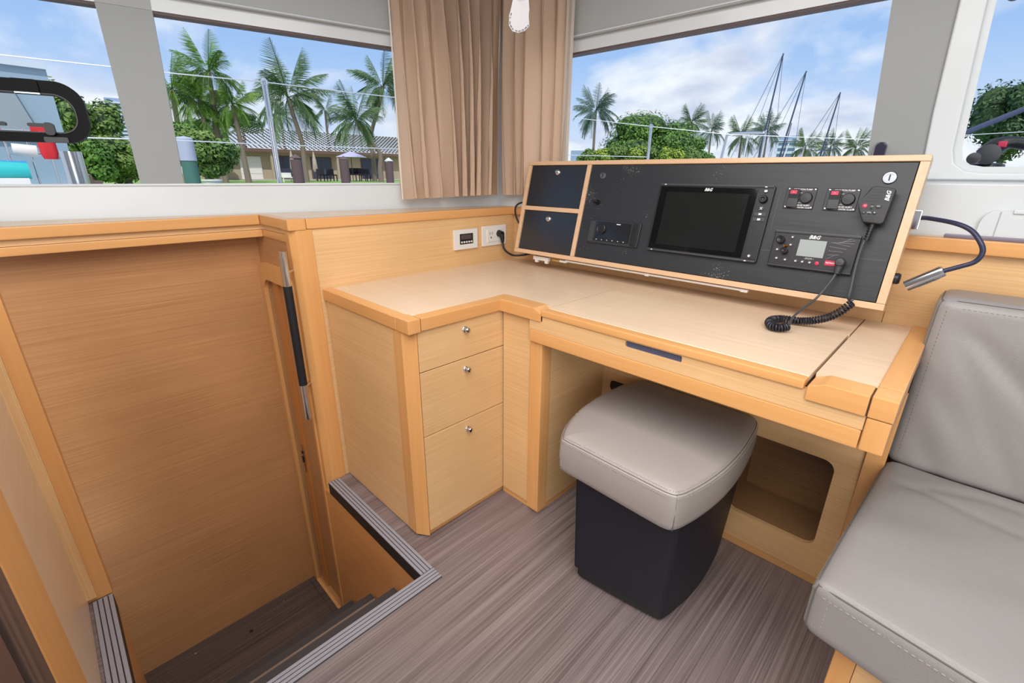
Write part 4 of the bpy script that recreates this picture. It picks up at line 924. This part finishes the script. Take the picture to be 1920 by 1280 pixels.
for i, (az, tn, sz, sd_) in enumerate(((-78.1, .125, 2.1, 1), (-76.1, .112, 1.7, 2), (-74.9, .155, 2.0, 3), (-73.4, .108, 1.7, 4), (-75.2, .085, 1.5, 6))):
    lab = ['palm in the clump at the left edge of the second window', 'bright green palm second from the left in the clump', 'tallest palm of the clump left of the tiled house', 'small palm at the right side of the clump', 'short palm low in the middle of the clump'][i]
    palm(az, 34, tn, az+(.25 if i % 2 else -.35), sz, lab, 'palm clump left of the house', 1, 27, sd_+20, .1, .16)
palm(-69.3, 62, .094, -69.3, 1.9, 'small distant palm behind the roof ridge, left of the tall palm', seed=31, nf=14)
palm(-64.9, 62, .108, -65, 2.0, 'small distant palm between the two tall coconut palms', seed=32, nf=14)
palm(-35.5, 58, .116, -35.5, 3.3, 'dark coconut palm at the left end of the third window', seed=41, nf=27, mat=2)
for i, (az, d_, tn, sz, lab) in enumerate(((-25.3, 75, .092, 2.7, 'palm right of the round green tree'), (-23.2, 80, .078, 2.8, 'palm just left of the pulpit rail'), (-20.2, 85, .066, 3.4, 'wide palm behind the pulpit rail'), (-17.9, 80, .074, 3.0, 'palm beneath the tallest mast'), (-14.3, 80, .046, 2.8, 'low palm between the masts'), (-12.2, 90, .048, 2.6, 'low palm under the shortest mast'), (-10.2, 90, .045, 3.0, 'lowest palm at the right of the third window'))):
    palm(az, d_, tn, az+.1, sz, lab, 'distant palms beyond the third window', 2 if i % 2 else 0, 22, 50+i, .1, .16)
def foliage(name, c, rx, ry, rz, n, leaf, seed, lumps=9):
    rnd = random.Random(seed); b = bmesh.new(); cs = []
    for i in range(lumps):
        v = Vector((rnd.gauss(0, 1), rnd.gauss(0, 1), rnd.gauss(0, 1))).normalized()*rnd.uniform(.35, .75); cs.append((v, rnd.uniform(.32, .55)))
    for i in range(n):
        cv, cr_ = cs[i % lumps]; v = Vector((rnd.gauss(0, 1), rnd.gauss(0, 1), rnd.gauss(0, 1))).normalized()
        p = cv+v*cr_*rnd.uniform(.75, 1.05); p = Vector((p.x*rx, p.y*ry, p.z*rz))+c
        nn = (v+Vector((rnd.uniform(-.6, .6), rnd.uniform(-.6, .6), rnd.uniform(-.2, .9)))).normalized(); t1 = nn.orthogonal().normalized(); t2 = nn.cross(t1); a = rnd.uniform(0, 6.28); s = leaf*rnd.uniform(.6, 1.3)
        e1 = (t1*math.cos(a)+t2*math.sin(a))*s; e2 = nn.cross(e1.normalized())*s*.5
        b.faces.new([b.verts.new(p-e1), b.verts.new(p+e2), b.verts.new(p+e1), b.verts.new(p-e2)])
    return b, cs
def tree(name, label, cat, az, dist, tan_c, rx, rz, n, leaf, mat, seed, group=None, trunk=True, lumps=10):
    c = P(az, dist, tan_c); base = Vector((c.x, c.y, GZ))
    t = Thing(name, label, cat, tuple(base), group=group)
    fb, cs = foliage('foliage', c, rx, rx, rz, n, leaf, seed, lumps)
    t.part('foliage', fb, mat, smooth=False, kind='stuff')
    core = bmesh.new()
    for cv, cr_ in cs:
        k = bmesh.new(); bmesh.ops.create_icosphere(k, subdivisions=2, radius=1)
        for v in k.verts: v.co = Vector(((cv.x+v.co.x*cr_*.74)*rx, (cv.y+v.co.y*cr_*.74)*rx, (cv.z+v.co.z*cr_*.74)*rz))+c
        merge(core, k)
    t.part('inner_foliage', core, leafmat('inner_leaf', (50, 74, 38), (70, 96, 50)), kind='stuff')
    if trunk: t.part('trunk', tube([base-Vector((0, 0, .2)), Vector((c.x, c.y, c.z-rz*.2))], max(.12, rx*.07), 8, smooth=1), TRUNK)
    return t
LG = leafmat('leaf_green', (64, 104, 42), (112, 150, 64)); LD = leafmat('leaf_dark', (48, 78, 46), (84, 112, 66)); LY = leafmat('leaf_bright', (124, 158, 52), (176, 190, 80)); LM = leafmat('leaf_mid', (84, 118, 52), (132, 154, 78))
tree('round_tree', 'large round green tree in the third window', 'tree', -29.2, 60, .062, 5.6, 3.3, 15000, .17, LG, 3, lumps=26)
tree('round_tree', 'smaller round tree at the right of the large green one', 'tree', -24.1, 62, .040, 2.6, 1.9, 5000, .15, LG, 4)
for i, hl in enumerate(('shrub below the dark palm at the left end of the low row', 'yellow-green shrub just right of the dark palm trunk', 'shrub at the left foot of the large round tree', 'yellow-green shrub left of the thin stanchion', 'shrub directly right of the thin stanchion', 'yellow-green shrub at the right foot of the large round tree', 'last shrub at the right end of the low row')):
    az = -36.5+i*1.9; tree('hedge_shrub', hl, 'shrub', az, 50, .036, 1.2, 1.0, 1800, .11, LY if i % 2 else LM, 60+i, 'row of shrubs below the round tree')
tree('large_tree', 'dark leafy tree seen through the far right window', 'tree', -.1, 40, .082, 2.1, 2.5, 9000, .11, LD, 9, lumps=18)
tree('large_tree', 'feathery green tree behind the portlight frame', 'tree', -85.3, 26, .075, 1.3, 1.4, 4000, .10, LM, 10)
tree('hedge_tree', 'dense hedge tree behind the wooden steps', 'tree', -83.0, 24, .020, 1.2, .8, 8000, .085, LM, 12, lumps=18)
tree('hedge_tree', 'green shrubbery left of the dense hedge', 'tree', -85.3, 23, .022, .9, .8, 4500, .085, LG, 13)
tree('flowering_shrub', 'bushy shrub with light leaves behind the green piling', 'shrub', -76.6, 18.5, .028, 1.15, .8, 9000, .065, LM, 14, lumps=18)
tree('flowering_shrub', 'olive shrub rising above the green piling', 'shrub', -77.8, 19.5, .048, 1.0, .55, 6000, .065, LG, 15, lumps=14)
tree('round_tree', 'round tree behind the left end of the tiled roof', 'tree', -72.9, 70, .082, 2.6, 1.3, 3500, .15, LD, 16)
tree('round_tree', 'low dark tree behind the palm clump', 'tree', -76.3, 45, .062, 1.9, 1.4, 3500, .12, LD, 17)
pot = Thing('plant_pot', 'white ribbed plant pot at the foot of the shrub', 'pot', tuple(P(-76.4, 17, z=GZ)))
pc_ = P(-76.4, 17, z=GZ+.13); pot.part('bowl', lathe([(.17, -.02), (.20, .1), (.25, .34), (.28, .35), (.28, .39), (.24, .39), (.23, .33)], 20, Matrix.Translation(pc_-Vector((0, 0, .13)))), PWHITE)
pot.part('soil', lathe([(.235, .34), (.235, .35)], 20, Matrix.Translation(pc_-Vector((0, 0, .13)))), BROWN)

# house
RT = principled('roof_tile', (176, 178, 176), .8, bump=(5, .5)); STUC = principled('stucco', (176, 160, 134), .85); DGL = principled('dark_glazing', (58, 62, 82), .25); FASC = principled('fascia', (110, 84, 74), .7)
ho = Thing('house', 'low house with a grey tiled roof across the canal', 'house', tuple(P(-66, 52, z=GZ)))
hA, hB = P(-75.6, 47, z=0), P(-54, 56, z=0); hx = (hB-hA); HL = hx.length; hx.normalize(); hy = Vector((-hx.y, hx.x, 0))
if hy.dot(hA) < 0: hy = -hy
def H(a, d, z): return hA+hx*a+hy*d+Vector((0, 0, z))
EZ, RZ, DP = 2.98, 5.05, 6.0
# tiled roof: rows and barrel columns (geometry)
rb = bmesh.new(); rows = 15; colsn = int(HL/.19)
for i in range(rows):
    t0 = i/rows; t1 = (i+1)/rows
    l0, l1 = 4.6*t0, 4.6*t1
    prev_ = None
    for k in range(colsn+1):
        a = -.6+(HL+1.2)*k/colsn
        if a < l0-.6: a = l0-.6
        h = .11*(k % 2)
        v0 = rb.verts.new(H(a, -.9+(DP+.9)*t0, EZ+(RZ-EZ)*t0+h+.12)); v1 = rb.verts.new(H(a, -.9+(DP+.9)*t1, EZ+(RZ-EZ)*t1+h-.01))
        if prev_: rb.faces.new((prev_[0], v0, v1, prev_[1]))
        prev_ = (v0, v1)
bmesh.ops.dissolve_degenerate(rb, dist=.0001, edges=rb.edges)
rf = ho.part('roof', rb, RT, smooth=False)
hf = lambda a, c, d: tuple(H(a, c, d))
ho.part('hip_roof', prism([(-.6, -.9), (-.6, 2*DP), (4.0, DP)], EZ-.1, EZ-.05, hf), RT)
hipb = bmesh.new(); vv = [hipb.verts.new(H(*q)) for q in ((-.6, -.9, EZ+.05), (4.0, DP, RZ), (-.6, 2*DP, EZ+.05))]; hipb.faces.new(vv)
bmesh.ops.solidify(hipb, geom=list(hipb.faces), thickness=.1)
ho.part('hip_roof', hipb, RT)
ho.part('soffit', prism([(-.6, -.9), (HL+.6, -.9), (HL+.6, 2*DP), (-.6, 2*DP)], EZ-.12, EZ-.02, hf), FASC)
ho.part('fascia', prism([(-.6, -.95), (HL+.6, -.95), (HL+.6, -.88), (-.6, -.88)], EZ-.18, EZ+.08, hf), FASC)
ho.part('wall', prism([(0, 0), (HL, 0), (HL, 2*DP-1), (0, 2*DP-1)], GZ-.3, EZ-.1, hf), STUC)
def hwin(a0, a1, z0, z1, nm='window', m=DGL):
    f = ho.part(nm, prism([(a0, -.05), (a1, -.05), (a1, .05), (a0, .05)], z0, z1, hf), FASC)
    n = max(1, round((a1-a0)/1.1))
    for i in range(n):
        g0 = a0+.07+(a1-a0-.14)*i/n; g1 = a0+.07+(a1-a0-.14)*(i+1)/n-.06
        ho.part('pane', prism([(g0, -.08), (g1, -.08), (g1, -.04), (g0, -.04)], z0+.07, z1-.07, hf), m, parent=f)
gd = ho.part('garage_door', prism([(1.6, -.08), (3.3, -.08), (3.3, .02), (1.6, .02)], GZ, GZ+1.9, hf), PWHITE)
for k in range(4): ho.part('door_board', prism([(1.65, -.11), (3.25, -.11), (3.25, -.07), (1.65, -.07)], GZ+.06+k*.46, GZ+.47+k*.46, hf), PWHITE, parent=gd)
for a0, a1 in ((4.2, 7.0), (7.6, 9.6), (12.6, 15.0), (15.3, 16.2)): hwin(a0, a1, GZ+.05, GZ+2.0)
for a0, a1 in ((18.6, 20.2), (20.8, HL-.3)): hwin(a0, a1, GZ+.4, GZ+1.9)
for a in (4.0, 9.9, 15.1, 17.9, 20.5): ho.part('column', prism([(a-.09, -.75), (a+.09, -.75), (a+.09, -.57), (a-.09, -.57)], GZ-.1, EZ-.1, hf), STUC)
ho.part('terrace', prism([(1, -4), (HL+2, -4), (HL+2, 0), (1, 0)], GZ-.2, GZ+.06, hf), principled('terrace', (176, 166, 156), .8))
# terrace furniture
def parasol(az, dist, tz, open_, lab, r=1.3, mat=None):
    b0 = P(az, dist, z=GZ-.01); t = Thing('parasol', lab, 'parasol', tuple(b0)); top = 1.14+dist*tz-b0.z
    t.part('pole', tube([b0, b0+Vector((0, 0, top))], .03, 8, smooth=1), FASC)
    if open_:
        t.part('canopy', lathe([(r, -.45), (r*.98, -.42), (r*.5, -.2), (.03, 0)], 8, Matrix.Translation(b0+Vector((0, 0, top)))), mat)
        for k in range(8): t.part('rib', tube([b0+Vector((0, 0, top-.05)), b0+Vector((r*.95*math.cos(k*.7854), r*.95*math.sin(k*.7854), top-.46))], .012, 5, smooth=1), FASC)
    else: t.part('folded_canopy', lathe([(.10, -1.5), (.20, -1.3), (.14, -.6), (.03, 0)], 10, Matrix.Translation(b0+Vector((0, 0, top)))), mat)
    return t
LIL = principled('lilac_canvas', (186, 184, 214), .8); BEI = principled('beige_canvas', (196, 176, 162), .85); GRY = principled('grey_canvas', (170, 162, 164), .85)
parasol(-62.8, 42, .0395, True, 'open pale lilac parasol on the terrace', 1.25, LIL)
parasol(-66.6, 42, .0375, False, 'folded beige parasol in front of the house wall', mat=BEI)
parasol(-68.8, 42, .0385, False, 'folded pinkish parasol left of the wooden piling', mat=BEI)
parasol(-87.35, 15, .078, False, 'folded beige parasol seen inside the portlight frame', mat=BEI)
parasol(-87.0, 14.5, .038, False, 'folded parasol just below the portlight frame', mat=GRY)
def seatish(nm, lab, cat, az, dist, w_, h_, mat):
    b0 = P(az, dist, z=GZ); t = Thing(nm, lab, cat, tuple(b0))
    t.part('seat', bx(b0.x-w_/2, b0.x+w_/2, b0.y-w_/2, b0.y+w_/2, b0.z+h_*.45, b0.z+h_*.55, .01), mat)
    t.part('backrest', bx(b0.x-w_/2, b0.x-w_/2+.05, b0.y-w_/2, b0.y+w_/2, b0.z+h_*.5, b0.z+h_, .01), mat)
    for sx in (-1, 1):
        for sy in (-1, 1): t.part('leg', bx(b0.x+sx*w_*.45-.03, b0.x+sx*w_*.45+.03, b0.y+sy*w_*.45-.03, b0.y+sy*w_*.45+.03, b0.z, b0.z+h_*.46), mat)
DKC = principled('dark_wicker', (52, 46, 56), .8)
seatish('terrace_chair', 'dark terrace chair under the lilac parasol', 'chair', -62.2, 42, 1.1, 1.0, DKC)
seatish('terrace_chair', 'dark terrace chair right of the lilac parasol pole', 'chair', -61.2, 42, 1.1, .95, DKC)
seatish('terrace_chair', 'small dark terrace chair right of the tall palm trunk', 'chair', -66.0, 41, .6, .9, DKC)
seatish('terrace_chair', 'dark terrace chair near the middle of the terrace', 'chair', -65.0, 41, .6, .9, DKC)
seatish('poolside_bench', 'white bench behind the wooden piling', 'bench', -69.5, 36, .9, .6, PWHITE)
# pilings
def piling(az, dist, top_tan, r, body, cap, lab, lean=0):
    b0 = P(az, dist, z=-2.0); zt2 = 1.14+dist*top_tan; t = Thing('piling', lab, 'piling', (b0.x, b0.y, -1.7))
    t.part('post', tube([b0, Vector((b0.x, b0.y, zt2-.1))], r, 14, smooth=1), body)
    t.part('cap', lathe([(r*1.08, -.42 if cap is PIC else -.06), (r*1.08, -.03), (r*.9, 0), (.01, .02 if cap is PIC else .12)], 14, Matrix.Translation((b0.x, b0.y, zt2))), cap)
PIC = principled('piling_cap', (176, 182, 200), .5); PGR = principled('green_piling', (74, 116, 104), .7, bump=(5, .3)); PBR = principled('brown_piling', (104, 84, 84), .85, bump=(8, .5)); PWC = principled('white_cap', (214, 214, 220), .5)
piling(-78.0, 11.5, .0545, .135, PGR, PIC, 'green piling with a tall pale cap at the left of the second window')
piling(-68.4, 24, .0275, .24, PBR, PBR, 'thick brown wooden piling right of the stanchion')
piling(-63.6, 26, .0265, .22, PBR, PBR, 'brown wooden piling below the lilac parasol')
piling(-58.8, 26, .0250, .20, PBR, PWC, 'brown piling with a white conical top next to the curtain')
struct('trim_23', prism([Lw(-1.25, 0, -.07)[:2], Lw(CS+.05, 0, -.07)[:2], Bw(-2.6, 0, -.07)[:2], tuple(P(40, 7, z=0).xy), tuple(P(0, 6.6, z=0).xy), tuple(P(-20, 6.5, z=0).xy), tuple(P(-38, 5.3, z=0).xy), tuple(P(-58, 4.4, z=0).xy), tuple(P(-70, 3.9, z=0).xy), tuple(P(-100, 4.1, z=0).xy)], .70, .80), WHITE, smooth=False)
# boat rail: stanchions and lifelines
def stan(az, dist, tt, tb, r, lab, mat=CHROME, az2=None):
    a = P(az, dist, tt); b0 = P(az2 or az, dist, z=.80); t = Thing('stanchion', lab, 'stanchion', tuple(b0)); t.part('tube', tube([b0, a], r, 12, smooth=1), mat)
    if r < .03: t.part('top_eye', lathe([(r*1.4, -.02), (r*1.5, 0), (r*.5, .02)], 12, Matrix.Translation(a)), mat)
    if r < .03: t.part('foot', lathe([(r*2, 0), (r*2, .02), (r*1.2, .06)], 12, Matrix.Translation(b0)), mat)
stan(-70.28, 3.6, .149, -.17, .016, 'tall chrome stanchion outside the second window')
stan(-86.4, 2.75, .0278, -.15, .036, 'short thick chrome stanchion outside the far left window', STEEL)
stan(-29.42, 5.2, .0891, -.12, .016, 'thin stanchion in front of the round green tree', STEEL)
WIRE = principled('steel_wire', (206, 208, 212), .35, metal=.6)
def wire(pts, r, lab): single('lifeline', tube([P(*p) for p in pts], r, 6, smooth=1), WIRE, lab, 'wire', tuple(P(*pts[0])))
wire(((-100, 3.9, .15), (-88.8, 3.62, .1475), (-78.5, 3.5, .1485), (-70.28, 3.6, .1475), (-57.4, 4.05, .1353), (-48, 4.6, .12), (-38.2, 5.0, .1058), (-29.42, 5.2, .088), (-21.5, 5.5, .0717), (-8.9, 6.0, .0571)), .0035, 'upper lifeline wire running across the windows')
wire(((-100, 3.9, .047), (-85.2, 3.6, .048), (-78.4, 3.5, .0495), (-70.2, 3.6, .0475), (-57.8, 4.05, .0457), (-48, 4.6, .041), (-38, 5.0, .0375), (-29.4, 5.2, .034)), .0035, 'lower lifeline wire running across the left windows')
wire(((-8.9, 6.0, .0575), (-2.67, 6.1, .0597), (.7, 6.2, .0611), (6, 6.3, .062)), .0035, 'lifeline wire crossing the far right window')
pu = Thing('pulpit_rail', 'bent steel pulpit rail in front of the distant palms', 'rail', tuple(P(-20, 6.2, .02)))
pu.part('top_rail', tube([P(-22.3, 5.8, z=.79), P(-21.7, 5.8, .06), P(-21.4, 5.8, .0715), P(-20, 5.9, .0735), P(-18.4, 6.0, .0725), P(-18.05, 6.0, .062), P(-18.2, 6.0, z=.79)], .013, 10, smooth=4), STEEL)
for a, b_ in ((-19.6, -19.9),): pu.part('upright', tube([P(a, 5.95, .0735), P(b_, 5.95, z=.79)], .011, 8, smooth=1), STEEL)
pu.part('brace', tube([P(-15.8, 6.3, .055), P(-16.9, 6.3, z=.79)], .009, 8, smooth=1), STEEL)
# masts (sail boats moored far off)
MST = principled('mast', (70, 78, 104), .5)
def mast(azt, tt, azb, tb, dist, lab):
    a, b0 = P(azt, dist, tt), P(azb, dist, tb-.06); t = Thing('sailboat_rig', lab, 'mast', tuple(b0), group='masts beyond the third window')
    t.part('hull', loft([(b0.x+4*math.cos(k*math.pi/8)*(1 if abs(math.sin(k*math.pi/8)) < 2 else 1), b0.y+1.3*math.sin(k*math.pi/8)) for k in range(16)], [(.12*5, -1.75), (.03, -1.2), (0, -.4)]), PWHITE)
    b0 = Vector((b0.x, b0.y, -.45))
    t.part('mast', tube([b0, a], [.10, .055], 8, smooth=1), MST)
    L = (a-b0).length; m = b0.lerp(a, .45); cr_ = Vector((math.cos(R(azt)), -math.sin(R(azt)), 0))
    t.part('spreader', tube([m-cr_*.9, m+cr_*.9], .04, 6, smooth=1), MST)
    for s in (-1, 1): t.part('shroud', tube([b0+cr_*s*1.0, m+cr_*s*.9, a], .018, 4, smooth=1), MST)
    t.part('forestay', tube([b0-cr_*3.2, a], .022, 4, smooth=1), MST)
    t.part('furled_sail', tube([b0.lerp(a, .02)+cr_*.35, b0.lerp(a, .6)+cr_*.12], [.07, .035], 6, smooth=1), MST)
mast(-17.74, .1945, -18.5, .06, 50, 'leftmost and tallest of the three distant masts')
mast(-15.52, .1655, -16.8, .05, 53, 'middle of the three distant masts')
mast(-12.39, .1301, -13.2, .05, 56, 'rightmost and shortest of the three distant masts')
# far buildings
BLG = principled('tower_blue', (140, 160, 190), .6)
def tower(az, dist, tt, wdt, lab, nfl, bands=True):
    c = P(az, dist, z=0); h = 1.14+dist*tt; t = Thing('tower_block', lab, 'building', (c.x, c.y, 0)); rm = Matrix.Translation((c.x, c.y, 0)) @ Matrix.Rotation(-R(az), 4, 'Z')
    b = bx(-wdt/2, wdt/2, -wdt/2, wdt/2, 0, h); b.transform(rm); t.part('block', b, BLG)
    for k in range(nfl):
        z = h*(.2+.78*k/nfl); s = bx(-wdt/2-1.0, wdt/2+.6, -wdt/2-1.2, -wdt/2+.2, z, z+h*.35/nfl); s.transform(rm); t.part('balcony', s, principled('balcony', (196, 204, 222), .6))
tower(-82.1, 260, .104, 10, 'tall blue-grey apartment tower behind the left pillar', 16)
tower(-15.95, 300, .066, 8, 'small blue block between the two taller masts', 6)
tower(-37.3, 120, .0455, 3, 'low pale building at the left end of the third window', 1)
# neighbouring boat / pavilion at far left
nb_ = Thing('deckhouse', 'pale blue-grey boat deckhouse beyond the far left window', 'boat', tuple(P(-92, 9, z=.4)))
PAL = principled('pale_blue_paint', (150, 172, 186), .4); PAL2 = principled('pale_grey_paint', (150, 160, 164), .5)
def np_(az, tn, d): return P(az, d, tn)
def solidp(pts, off=.25):
    b = bmesh.new(); f = [b.verts.new(p) for p in pts]; dv = Vector((-.97, .0, 0))*off
    g2 = [b.verts.new(p+dv) for p in pts]; n = len(f); b.faces.new(f); b.faces.new(g2[::-1])
    for i in range(n): b.faces.new((f[i], g2[i], g2[(i+1) % n], f[(i+1) % n]))
    bmesh.ops.recalc_face_normals(b, faces=b.faces); return b
nb_.part('side_wall', solidp([np_(-104, .14, 9), np_(-86.43, .1392, 9), np_(-86.6, -.3, 9), np_(-104, -.3, 9)], 1.5), PAL)
nb_.part('roof_edge', solidp([np_(-104, .146, 8.95), np_(-86.4, .1425, 8.95), np_(-86.43, .136, 8.95), np_(-104, .137, 8.95)], 1.5), principled('roof_white', (206, 216, 224), .4))
nb_.part('inner_panel', solidp([np_(-104, .12, 8.9), np_(-88.9, .115, 8.9), np_(-87.9, .045, 8.9), np_(-104, .045, 8.9)], .05), PAL2)
nb_.part('porthole', lathe([(.06, 0), (.06, .02)], 16, Matrix.Translation(np_(-88.35, .052, 8.8)) @ Matrix.Rotation(R(90), 4, 'Y') @ Matrix.Scale(.35, 4, (1, 0, 0))), BLACK)
stp = Thing('wooden_steps', 'brown wooden steps leading up to the hedge', 'steps', tuple(P(-86, 15, z=GZ)))
for k in range(5):
    e0, e1 = P(-90, 14.6+k*.25, z=0), P(-83.6-.62*k, 14.6+k*.25, z=0)
    dv = (e1-e0); nv = Vector((-dv.y, dv.x, 0)).normalized()
    if nv.dot(e0) < 0: nv = -nv
    z0 = GZ+.13*k
    stp.part('step', prism([tuple(q.xy) for q in (e0, e1, e1+nv*.5, e0+nv*.5)], z0-.02, z0+.12), principled('weathered_timber', (112, 94, 92), .8))
nb_.part('side_deck', bx(-10.2, -7.9, -1.2, .62, .30, .965, .01), principled('roof_white', (206, 216, 224), .4))
rk_ = Thing('gear_rack', 'thin steel rack on the deckhouse deck behind the turquoise float', 'rack', tuple(P(-89, 8.45, z=.965)))
for a in (-90.2, -88.9, -87.7): rk_.part('upright', tube([P(a, 8.45, z=.96), P(a, 8.45, z=1.62)], .012, 8, smooth=1), STEEL)
for z in (1.33, 1.60): rk_.part('crossbar', tube([P(-90.3, 8.45, z=z), P(-87.6, 8.45, z=z)], .010, 8, smooth=1), STEEL)
kay = Thing('kayak', 'turquoise kayak-like float at the far left', 'kayak', tuple(P(-90.3, 8.3, z=1.0)))
ka, kb2 = P(-93, 8.3, .0), P(-89.3, 8.3, .0)
kay.part('hull', tube([ka+Vector((0, 0, .02)), ka.lerp(kb2, .5), kb2], [.10, .11, .09], 14), principled('turquoise', (50, 190, 190), .4))
kay.part('stand', bx(ka.x-.1, ka.x+.1, ka.y+.02, kb2.y-.02, .96, 1.06, .01), PWHITE)
kay.part('rim', tube([ka+Vector((0, 0, .09)), kb2+Vector((0, 0, .08))], .03, 8, smooth=1), principled('turquoise_dark', (40, 150, 200), .4))
single('rolled_mat', tube([P(-89.9, 8.4, .0285), P(-88.45, 8.4, .0265)], .07, 14, smooth=1), PWHITE, 'white rolled mat above the turquoise float', 'mat', tuple(P(-89.2, 8.4, .027)))
single('red_bag', loft(rrect(-.08, .08, -.08, .08, .05), [(.02, -.16), (0, -.1), (0, .08), (.03, .15)]), principled('red_cloth', (206, 36, 44), .7), 'small red bag hanging below the portlight frame', 'bag') .location = P(-87.75, 8.2, .036)
single('red_flag', bx(-.05, .05, -.09, .09, -.03, .03, .01), principled('red_cloth', (206, 36, 44), .7), 'small red cloth glimpsed through the portlight', 'cloth').location = P(-87.85, 8.2, .056)
# deck gear outside the far right window
wn = Thing('deck_lever', 'black curved deck lever with a magenta button outside the far right window', 'lever', tuple(P(-.6, 2.3, .03)))
wn.part('arm', tube([P(-1.15, 2.3, .030), P(-.6, 2.3, .0425), P(.2, 2.3, .048), P(1.4, 2.3, .043), P(3, 2.3, .035)], [.030, .030, .018, .018, .02], 12), BLACK)
wn.part('hub', lathe([(.030, -.012), (.031, .012), (.012, .016)], 20, Matrix.Translation(P(-.95, 2.25, .0325)) @ Matrix.Rotation(R(90), 4, 'X')), GREYP)
wn.part('button', bx(-.011, .011, -.01, .01, -.009, .009, .003), RED).location += Vector(P(-.3, 2.262, .0455))-Vector(P(-.6, 2.3, .03))+Vector(P(-.6, 2.3, .03))
wn.part('base_plate', lathe([(.06, -.01), (.055, .006), (.02, .012)], 20, Matrix.Translation(P(-1.1, 2.32, .0165))), BLACK)
single('suction_pad', lathe([(.014, 0), (.013, .006), (.004, .008)], 18, Matrix.Rotation(R(90), 4, 'X')), RUBBER, 'small dark round pad in the lower corner of the far right window', 'pad', (0, 0, 0), Matrix.Translation(Bw(.052, 1.188, -.03)))
single('suction_pad', lathe([(.014, 0), (.013, .006), (.004, .008)], 18, Matrix.Rotation(R(90), 4, 'X')), RUBBER, 'small dark round pad in the upper corner of the far right window', 'pad', (0, 0, 0), Matrix.Translation(Bw(.095, 1.775, -.03)) if False else Matrix.Translation(Bw(.072, 1.545, -.03)))
single('boom', tube([P(-4, 6.5, .052), P(4, 6.5, .1235)], .024, 8, smooth=1), MST, 'dark blue spar slanting across the far right window', 'spar', tuple(P(0, 6.5, .09)))
